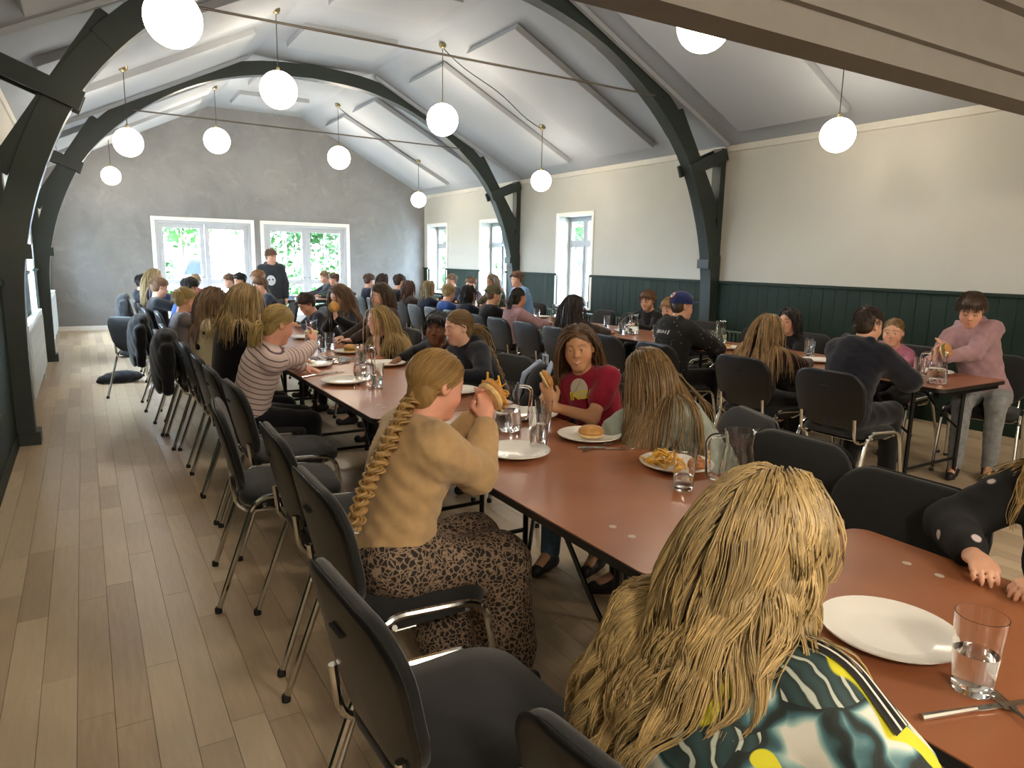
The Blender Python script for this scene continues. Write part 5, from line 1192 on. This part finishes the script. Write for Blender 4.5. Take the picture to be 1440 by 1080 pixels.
for key, lab, h, hr_, tp in (('b2b', 'ruddy child before the second far window', (5.4, 10.2, 1.06), sht('#75573f', 120, .007), MAROON), ('b2a', 'child with tousled brown hair by the far arch', (5.4, 10.9, 1.09), sht('#7b6147', 120, .007), NAVY)): sit(key, lab, h, 'Br', 'the '+lab, hy=190, top=tp, hair=hr_, vox=.017, eyes='paint')
# ---- group round the free-standing table by the doors
table(2.85, 3.65, 11.9, 13.6, 'brown folding table standing free before the right glazed door')
for i, (lab, h, by_, hr_, tp) in enumerate((('dark-haired person bent over the free-standing table', (2.85, 12.35, .99), 0, sht(BLACKH, 120, .007), LBLUE), ('brown-haired person at the far side of the free-standing table', (3.82, 12.45, 1.06), 180, sht('#6d5440', 120, .007), GRN), ('fair-haired person at the far side of the free-standing table', (3.85, 13.1, 1.08), 180, sht('#8a7356', 120, .007), CHAR), ('pale-haired person at the near side of the free-standing table', (2.72, 13.0, 1.04), 0, sht('#8f7d63', 120, .007), PINK2))):
    a = math.radians(by_); hip = (2.62, h[1]) if by_ == 0 else (3.98, h[1]); person(lab, h, hip, by_, top=tp, hair=hr_, vox=.018, eyes='paint', group='people at the free-standing table')
    chair(hip[0]+.08*math.cos(a), hip[1], by_, 'black stacking chair seating the '+lab, 'black stacking chairs with sitters')
# ---- person at the right edge, across the annex table
rp = sit('right', 'fair-haired girl in black with white blotches, hands clasped on the annex table', (2.10, .70, 1.06), 'Ar', 'the girl in blotched black', hip=(2.24, .66), hy=180, hp=14, top=BLOTCH, loose=.026, wrinkle=.002, vox=.008, hvox=.009, eyes='paint', body_w=1.05,
    hair=dict(style='long', col='#b79a63', L=.30, n=600, r=.002, m=13, guides=60, wave=.006, seed=21), L=('at', (1.84, .59, .762), (-.75, .6, .0), (-.1, 0, 1), .55, (.2, -1, -.4)), R=('at', (1.85, .81, .762), (-.7, -.65, .0), (-.1, 0, 1), .55, (.2, 1, -.4)))
# lettering on the crimson tee
o0 = rg['P']+rg['tu']*rg['TL']*.78+rg['tf']*.1
decal(rg, disc_poly(.048), o0-rg['tr']*.0+rg['tu']*.03, -rg['tr'], rg['tu'], mat('tee_white_disc', '#c9bfae', .8), 'printed_disc', .003)
decal(rg, text_poly('INGA!', .056, .2), o0-rg['tr']*.012, -rg['tr'], rg['tu'], mat('tee_yellow_letters', '#d9c92e', .8), 'printed_letters', .006)
# ------------------------------------------------------------------ empty chairs
EG = 'empty black stacking chairs'
for x, y, d, l in ((.64, 1.25, 2, 'empty black chair between the leaf-print girl and the beige sweatshirt'), (.80, 2.56, -2, 'empty black chair just past the beige-sweatshirt girl'), (.70, 3.11, -7, 'empty black chair pulled back into the aisle at a slight angle'),
        (.84, 3.645, 1, 'empty black chair next to the striped-jersey girl'), (.78, 5.90, 0, 'empty black chair past the heart-dotted top'), (.74, 6.41, 2, 'empty black chair before the small fair-haired boy'),
        (.70, 7.43, 0, 'black chair with a dark jacket over its back'), (.50, 8.08, 44, 'empty black chair turned askew in the aisle'), (.74, 11.4, 0, 'black chair with a grey jacket over its back'),
        (1.97, 1.58, 180, 'empty black chair opposite the leaf-print girl, by the water jug'), (1.83, 1.09, 180, 'empty black chair pushed in where two tables meet'), (2.3, 3.32, 184, 'black chair with a backpack on its seat'),
        (4.08, 4.75, 0, 'empty black chair next to the blue cap'), (4.08, 6.05, 0, 'empty black chair between the dark-haired girl and the pink hoodie'), (5.58, 3.60, 180, 'empty black chair by the radiator next to the pink tee'), (5.55, 4.70, 180, 'empty black chair at the wall side opposite the blue cap'), (5.55, 6.62, 180, 'empty black chair under the nearer window'), (5.55, 7.2, 180, 'empty black chair at the wall side opposite the camouflage cap'),
        (2.3, 7.8, 180, 'empty black chair past the child bent over the table'), (2.3, 8.7, 180, 'empty black chair opposite the black-haired child in blue')): chair(x, y, d, l, EG)
# ------------------------------------------------------------------ jackets, bags
JB = cloth('black_jacket_cloth', '#17181c', bump=.3); JG = cloth('grey_jacket_cloth', '#4a4d50', bump=.3)
def blob(name, prims, h, m, label, cat, group=None, base=None, warp=None, parent=None):
    V, F = mesh_prims(name, prims, h, (), warp); b = np.array(base if base is not None else (0, 0, 0), float)
    if base is not None and parent is None: V[:, 2] = np.maximum(V[:, 2], .002) if b[2] == 0 else V[:, 2]
    o = link(name, mesh_from(name, (V-b).astype(np.float32), F, True), m, parent); o.location = b if parent is None else (0, 0, 0)
    return tag(o, label, cat, group) if parent is None else o
wj = lambda x, y, z: .004*np.sin(x*60+z*25)*np.sin(y*45-z*30)
def jacket(x, y, m, label):
    X = x-.30; p = [Ell((X+.01, y, .70), (.075, .25, .17), np.eye(3), .04), Ell((X-.05, y, .62), (.05, .23, .22), np.eye(3), .05), Ell((X+.03, y, .84), (.07, .20, .06), np.eye(3), .04), Cone((X, y-.23, .76), (X-.01, y-.26, .46), .05, .04, .04), Cone((X, y+.23, .76), (X-.01, y+.26, .46), .05, .04, .04)]
    V, F = mesh_prims('jacket', p, .012, (), wj); b = V3(X, y, .46)
    o = link('hanging_jacket', mesh_from('jacket', (V-b).astype(np.float32), F, True), m); o.location = b; tag(o, label, 'jacket', 'jackets on chair backs')
jacket(.70, 7.43, JB, 'black padded jacket hung over a chair in the aisle'); jacket(.74, 11.4, JG, 'grey jacket with hood hung over a farther chair'); jacket(.78, 5.90, JB, 'black jacket hung on the chair behind the heart-dotted top')
blob('bag', [Ell((.30, 9.05, .06), (.20, .14, .07), np.eye(3), .04), Ell((.14, 9.0, .05), (.10, .09, .05), np.eye(3), .04), Cone((.04, 8.97, .03), (.2, 9.0, .05), .02, .03, .03)], .012, JB, 'black bag lying on the aisle floor behind the askew chair', 'bag', None, (.3, 9.05, 0), wj)
# backpack
bx, by_, bz = 2.27, 3.32, .49
bpk = empty('backpack', (bx, by_, bz), 0, 'black backpack with pale blue straps standing on a chair', 'backpack')
def bpart(nm, prims, m, h=.008): V, F = mesh_prims(nm, prims, h); return link(nm, mesh_from(nm, (V-V3(bx, by_, bz)).astype(np.float32), F, True), m, bpk)
bpart('pack_body', [Ell((bx-.02, by_, bz+.19), (.10, .15, .19), np.eye(3), .03), Cone((bx-.02, by_-.09, bz+.05), (bx-.02, by_+.09, bz+.05), .085, .085, .05)], cloth('black_pack_cloth', '#15171f')); bpart('front_pocket', [Ell((bx-.11, by_, bz+.12), (.05, .11, .10), np.eye(3), .03)], cloth('black_pack_cloth', '#15171f'))
PB = cloth('pale_blue_strap', '#a9bad6', bump=.1)
for s in (-1, 1): bpart('strap', [Cone((bx-.02, by_+s*.06, bz+.385), (bx-.09, by_+s*.11, bz+.31), .016, .016, .01), Cone((bx-.09, by_+s*.11, bz+.31), (bx-.125, by_+s*.13, bz+.16), .016, .014, .01)], PB)
bpart('carry_loop', [Cone((bx-.02, by_-.025, bz+.37), (bx-.02, by_-.02, bz+.43), .007, .007, .006), Cone((bx-.02, by_-.02, bz+.43), (bx-.02, by_+.02, bz+.43), .007, .007, .006), Cone((bx-.02, by_+.02, bz+.43), (bx-.02, by_+.025, bz+.37), .007, .007, .006)], PB, .005)
# ------------------------------------------------------------------ tableware, near to far
T3 = TZ-.016
plate(1.345, .715, 'used white plate in front of the leaf-print girl', T3, 1.0); tumbler(1.30, .535, 'half full glass beside the used plate', .07, T3, 1.06)
cutlery('knife', 1.24, .50, -18, 'dinner knife lying below the used plate', T3); cutlery('fork', 1.27, .425, 62, 'dinner fork lying by the knife on the annex table', T3)
M_BUN = mat('bread_crust', '#c08a4a', .6, var=.12, scale=30, bump=.2, bscale=120); M_CRUMB = mat('bread_crumb', '#dcc08a', .8, var=.06, scale=60); M_FRY = mat('golden_fries', '#d9a640', .5, var=.12, scale=30); M_PATTY = mat('fried_patty', '#9a5f2a', .7, var=.15, scale=40, bump=.4, bscale=90); M_LETT = mat('lettuce', '#7d9c46', .6, var=.12)
def burger(x, y, z, label, s=1.0, tilt=0, az=0, fill=False, cut=True):
    root = empty('burger_bun', (x, y, z), math.radians(az), label, 'bun'); root.rotation_euler = (math.radians(tilt), 0, math.radians(az)); root.scale = (s, s, s)
    MB().lathe([(0, 0), (.046, 0), (.052, .006), (.050, .014), (.0, .015)], 24).build('bottom_bun', M_CRUMB, root, True)
    if fill: MB().lathe([(0, .014), (.053, .014), (.056, .02), (.052, .027), (0, .027)], 20).build('patty', M_PATTY, root, True); MB().lathe([(0, .026), (.057, .027), (.06, .031), (0, .032)], 14).build('lettuce', M_LETT, root, True)
    o = .032 if fill else .014
    MB().lathe([(0, o), (.048, o), (.054, o+.006), (.052, o+.015), (.040, o+.027), (.02, o+.033), (0, o+.034)], 28).build('top_bun', M_BUN, root, True); return root
def fries(n, cx, cy, cz, rx, ry, h, label, seed, parent=None):
    root = parent or empty('fries', (cx, cy, cz), 0, label, 'fries'); r = random.Random(seed)
    mb = [MB().tube([(-.028, 0, 0), (0, .003*k, .002*k), (.028, 0, 0)], .0042, 4).mesh('fry') for k in range(3)]
    for i in range(n):
        a = r.uniform(0, 6.28); q = math.sqrt(r.random()); o = link('fry', mb[i % 3], M_FRY, root); f_ = 1-q*.8
        o.location = (rx*q*math.cos(a), ry*q*math.sin(a), .006+h*f_*r.random()); o.rotation_euler = (0, r.uniform(-.5, .5), r.uniform(0, 6.28)); o.scale = (r.uniform(.6, 1.2),)*3
    return root
plate(1.745, 2.235, 'white plate with a lone bun, before the sage knit'); burger(1.75, 2.23, TZ+.010, 'plain bun lying on the white plate before the sage knit', 1.0, 0, 30)
cutlery('knife', 1.70, 2.07, -28, 'knife lying below the plate with the lone bun'); cutlery('fork', 1.69, 2.10, 15, 'fork crossed with a knife below the lone bun')
plate(1.775, 1.76, 'white plate heaped with fries and breaded bites'); fries(46, 1.745, 1.79, TZ+.012, .075, .055, .05, 'heap of golden fries on the plate by the half full glass', 3)
nug = MB().lathe([(0, 0), (.02, .002), (.026, .012), (.018, .022), (0, .024)], 12).mesh('nugget', True)
for i, (dx, dy) in enumerate(((.065, -.05), (.03, -.075), (.085, -.01))):
    o = link('breaded_bite', nug, M_PATTY); o.location = (1.775+dx, 1.76+dy, TZ+.011); o.rotation_euler = (0, 0, i*1.3); tag(o, 'small breaded bite beside the heap of fries', 'food', 'breaded bites on the fries plate')
tumbler(1.615, 1.565, 'half full glass in front of the heap of fries', .05); jug(1.745, 1.46, 150, 'glass jug with thick handle behind the blonde head, by the fries', water=False)
plate(1.345, 2.17, 'white plate tucked under the beige elbow'); tumbler(1.47, 2.20, 'empty tall glass nearest the beige sleeve', 0, s=1.1); tumbler(1.645, 2.43, 'glass of water between jug and crimson-tee plate', .05); jug(1.52, 2.52, -20, 'glass jug of water in front of the wrap-eating girl')
plate(1.745, 2.69, 'white plate in front of the crimson tee'); o = link('pickle_scrap', nug, M_LETT); o.location = (1.78, 2.66, TZ+.010); o.scale = (.4, .4, .3); tag(o, 'green scrap left on the crimson-tee plate', 'food')
plate(1.70, 3.38, 'white plate before the ponytailed girl'); tumbler(1.58, 3.28, 'glass of water before the ponytailed girl', .05)
plate(1.25, 3.93, 'white plate with a fork across its rim, aisle side'); cutlery('fork', 1.27, 3.80, 70, 'fork leaning by the rim of the aisle-side plate'); cutlery('knife', 1.17, 4.25, 30, 'knife lying apart near the table edge by the aisle'); cutlery('fork', 1.28, 4.28, 20, 'fork lying near the knife by the aisle edge')
tumbler(1.375, 3.72, 'tall glass of water nearest the aisle-side plate', .07); jug(1.40, 4.02, 30, 'glass jug of water behind the aisle-side plate'); tumbler(1.50, 4.34, 'glass of water beside the cutlery pile', .05); plate(1.72, 4.47, 'white plate with a glass beside it near the fist-propped girl'); tumbler(1.60, 4.62, 'empty glass beside the plate near the fist-propped girl', 0)
r = random.Random(8)
for i in range(34):
    a = r.uniform(0, 6.28); q = math.sqrt(r.random()); kind = 'fork' if i % 2 else 'knife'
    o = cutlery(kind, 1.42+.15*q*math.cos(a), 4.80+.17*q*math.sin(a), r.uniform(0, 360), 'loose '+kind+' in the heaped pile of cutlery', TZ+.001*(i % 9)+.016*(1-q)*r.random(), 'heaped pile of cutlery')
plate(1.27, 4.42 if False else 4.62, 'white plate under the striped girl\'s hands', TZ, .9); jug(1.57, 5.75, 80, 'glass jug of water before the leaning girl'); tumbler(1.62, 5.42, 'glass between the jug and the bun plate', .05); tumbler(1.52, 5.30, 'glass at the far side of the cutlery pile', .03); plate(1.70, 5.42 if False else 5.17, 'white plate with a bun before the fist-propped girl', TZ, .95); burger(1.70, 5.17, TZ+.010, 'filled bun on the plate of the fist-propped girl', .9, 0, 0, True)
plate(1.65, 6.25, 'white plate under the leaning girl', TZ, .95); plate(1.3, 5.35, 'white plate before the heart-dotted top'); tumbler(1.42, 6.6, 'glass of water past the leaning girl', .05)
for i, (x, y) in enumerate(((1.35, 6.95), (1.65, 7.7), (1.3, 8.1), (1.6, 8.9), (1.3, 9.6), (1.62, 9.75), (1.6, 10.5), (1.65, 11.3))): plate(x, y, 'white plate farther along the aisle-side row', group='white plates far down the aisle-side row')
for i, (x, y) in enumerate(((1.5, 7.1), (1.45, 7.6), (1.5, 8.35), (1.4, 9.1), (1.55, 9.9), (1.45, 10.8), (1.5, 11.5))): tumbler(x, y, 'glass of water farther along the aisle-side row', .05, group='glasses far down the aisle-side row')
jug(1.5, 7.9, 40, 'glass jug far along the aisle side, by the blue sleeve'); jug(1.48, 10.2, 10, 'glass jug near the last aisle-side table')
root = empty('tall_bottle', (1.45, 9.35, TZ+.001), 0, 'tall black drinking bottle standing on the aisle-side row', 'bottle'); MB().lathe([(.0, 0), (.034, 0), (.036, .01), (.036, .19), (.03, .21)], 20).build('bottle_body', BLK if False else mat('black_bottle', '#191a1c', .35), root, True); MB().lathe([(.03, .20), (.03, .25), (.025, .26), (0, .26)], 18).build('bottle_cap', M_BLACKP, root, True)
# wall-side row
jug(4.60, 2.34, 100, 'glass jug with a little water at the end of the wall-side row'); tumbler(4.74, 2.53, 'glass beside the jug at the end of the wall-side row', .03); plate(5.0, 2.58, 'white plate under the pink-hoodie teenager\'s hands'); plate(4.55, 2.72, 'white plate by the navy hoodie elbow', TZ, .95)
for i in range(4): cutlery('fork' if i % 2 else 'knife', 4.50+.02*i, 2.50+.012*i, 100+4*i, 'cutlery laid beside the navy-hoodie boy', group='cutlery by the navy-hoodie boy')
plate(4.75, 3.3, 'white plate in front of the maroon sweater'); plate(5.0, 3.2, 'white plate in front of the pink tee', TZ, .9); tumbler(5.05, 3.60, 'glass beside the empty wall-side chair', .05); tumbler(4.9, 3.48, 'glass between pink tee and maroon sweater', .03)
tumbler(4.80, 4.45, 'glass next to the jug by the blue cap', .03); jug(5.0, 4.50, 200, 'glass jug opposite the blue cap'); plate(4.72, 4.16, 'white plate in front of the blue cap'); plate(4.98, 4.05, 'white plate opposite the maroon sweater', TZ, .9); fries(12, 4.74, 4.17, TZ+.012, .05, .05, .02, 'few fries left on the blue cap\'s plate', 9)
tumbler(4.62, 5.45, 'glass between the blue cap and the dark-haired girl', .05); jug(4.74, 5.42, 60, 'glass jug in front of the ginger-blond boy'); tumbler(4.95, 6.1, 'glass in front of the boy in black', .03); plate(4.85, 5.65, 'white plate of the ginger-blond boy'); plate(4.6, 5.8, 'white plate of the dark-haired girl'); tumbler(4.72, 5.05, 'upturned-looking empty glass past the blue cap', 0)
M_BOWL = mat('steel_bowl', '#b9b9b6', .25, 1); o = MB().lathe([(0, .0), (.06, .0), (.10, .09), (.097, .09), (.057, .006), (0, .006)], 28).build('serving_bowl', M_BOWL, None, True); o.location = (4.66, 6.62, TZ+.001); tag(o, 'metal serving bowl beside the dusty pink hoodie child', 'bowl')
for x, y in ((4.62, 7.15), (4.98, 7.5), (4.62, 8.0), (4.95, 8.7), (4.62, 8.9), (4.95, 9.5), (4.65, 10.2)): plate(x, y, 'white plate farther along the wall-side row', group='white plates far down the wall-side row')
for x, y in ((4.8, 7.3), (4.75, 7.8), (4.8, 8.45), (4.75, 9.2), (4.8, 9.9), (4.78, 10.6)): tumbler(x, y, 'glass of water farther along the wall-side row', .05, group='glasses far down the wall-side row')
jug(4.85, 6.95, 30, 'glass jug near the camouflage cap'); jug(4.8, 9.0, 30, 'glass jug far along the wall-side row')
# ------------------------------------------------------------------ food in hands
def held_wrap(x, y, z, label):
    root = burger(x, y, z, label, 1.05, 62, 100, False); r = random.Random(2); mb = MB().tube([(-.022, 0, 0), (0, .003, .003), (.022, 0, 0)], .0042, 5).mesh('fry')
    for i in range(46):
        a = r.uniform(0, 6.28); q = .056*math.sqrt(r.random()); o = link('fry', mb, M_FRY, root); o.location = (q*math.cos(a), q*math.sin(a), .016+.028*r.random()); o.rotation_euler = (r.uniform(-.7, .7), r.uniform(-.7, .7), r.uniform(0, 6.28)); o.scale = (r.uniform(.6, 1),)*3
    return root
held_wrap(1.135, 2.01, 1.0, 'bun stuffed with fries held in both hands by the beige-sweatshirt girl')
burger(1.755, 2.60, .92, 'bun held up in the hand of the smiling crimson-tee girl', .85, 60, 60)
burger(5.10, 2.58, .885, 'filled bun held by the pink-hoodie teenager', .9, 70, 10, True)
burger(1.835, 6.04, 1.02, 'filled bun held up by the leaning girl', .85, 70, 20, True)
o = blob('flatbread', [Ell((1.17, 4.30, 1.0), (.045, .032, .014), np.eye(3), .01)], .006, mat('pale_green_wrap', '#c9cf9a', .7), 'pale folded flatbread held by the striped-jersey girl', 'food', None, (1.17, 4.30, .985))
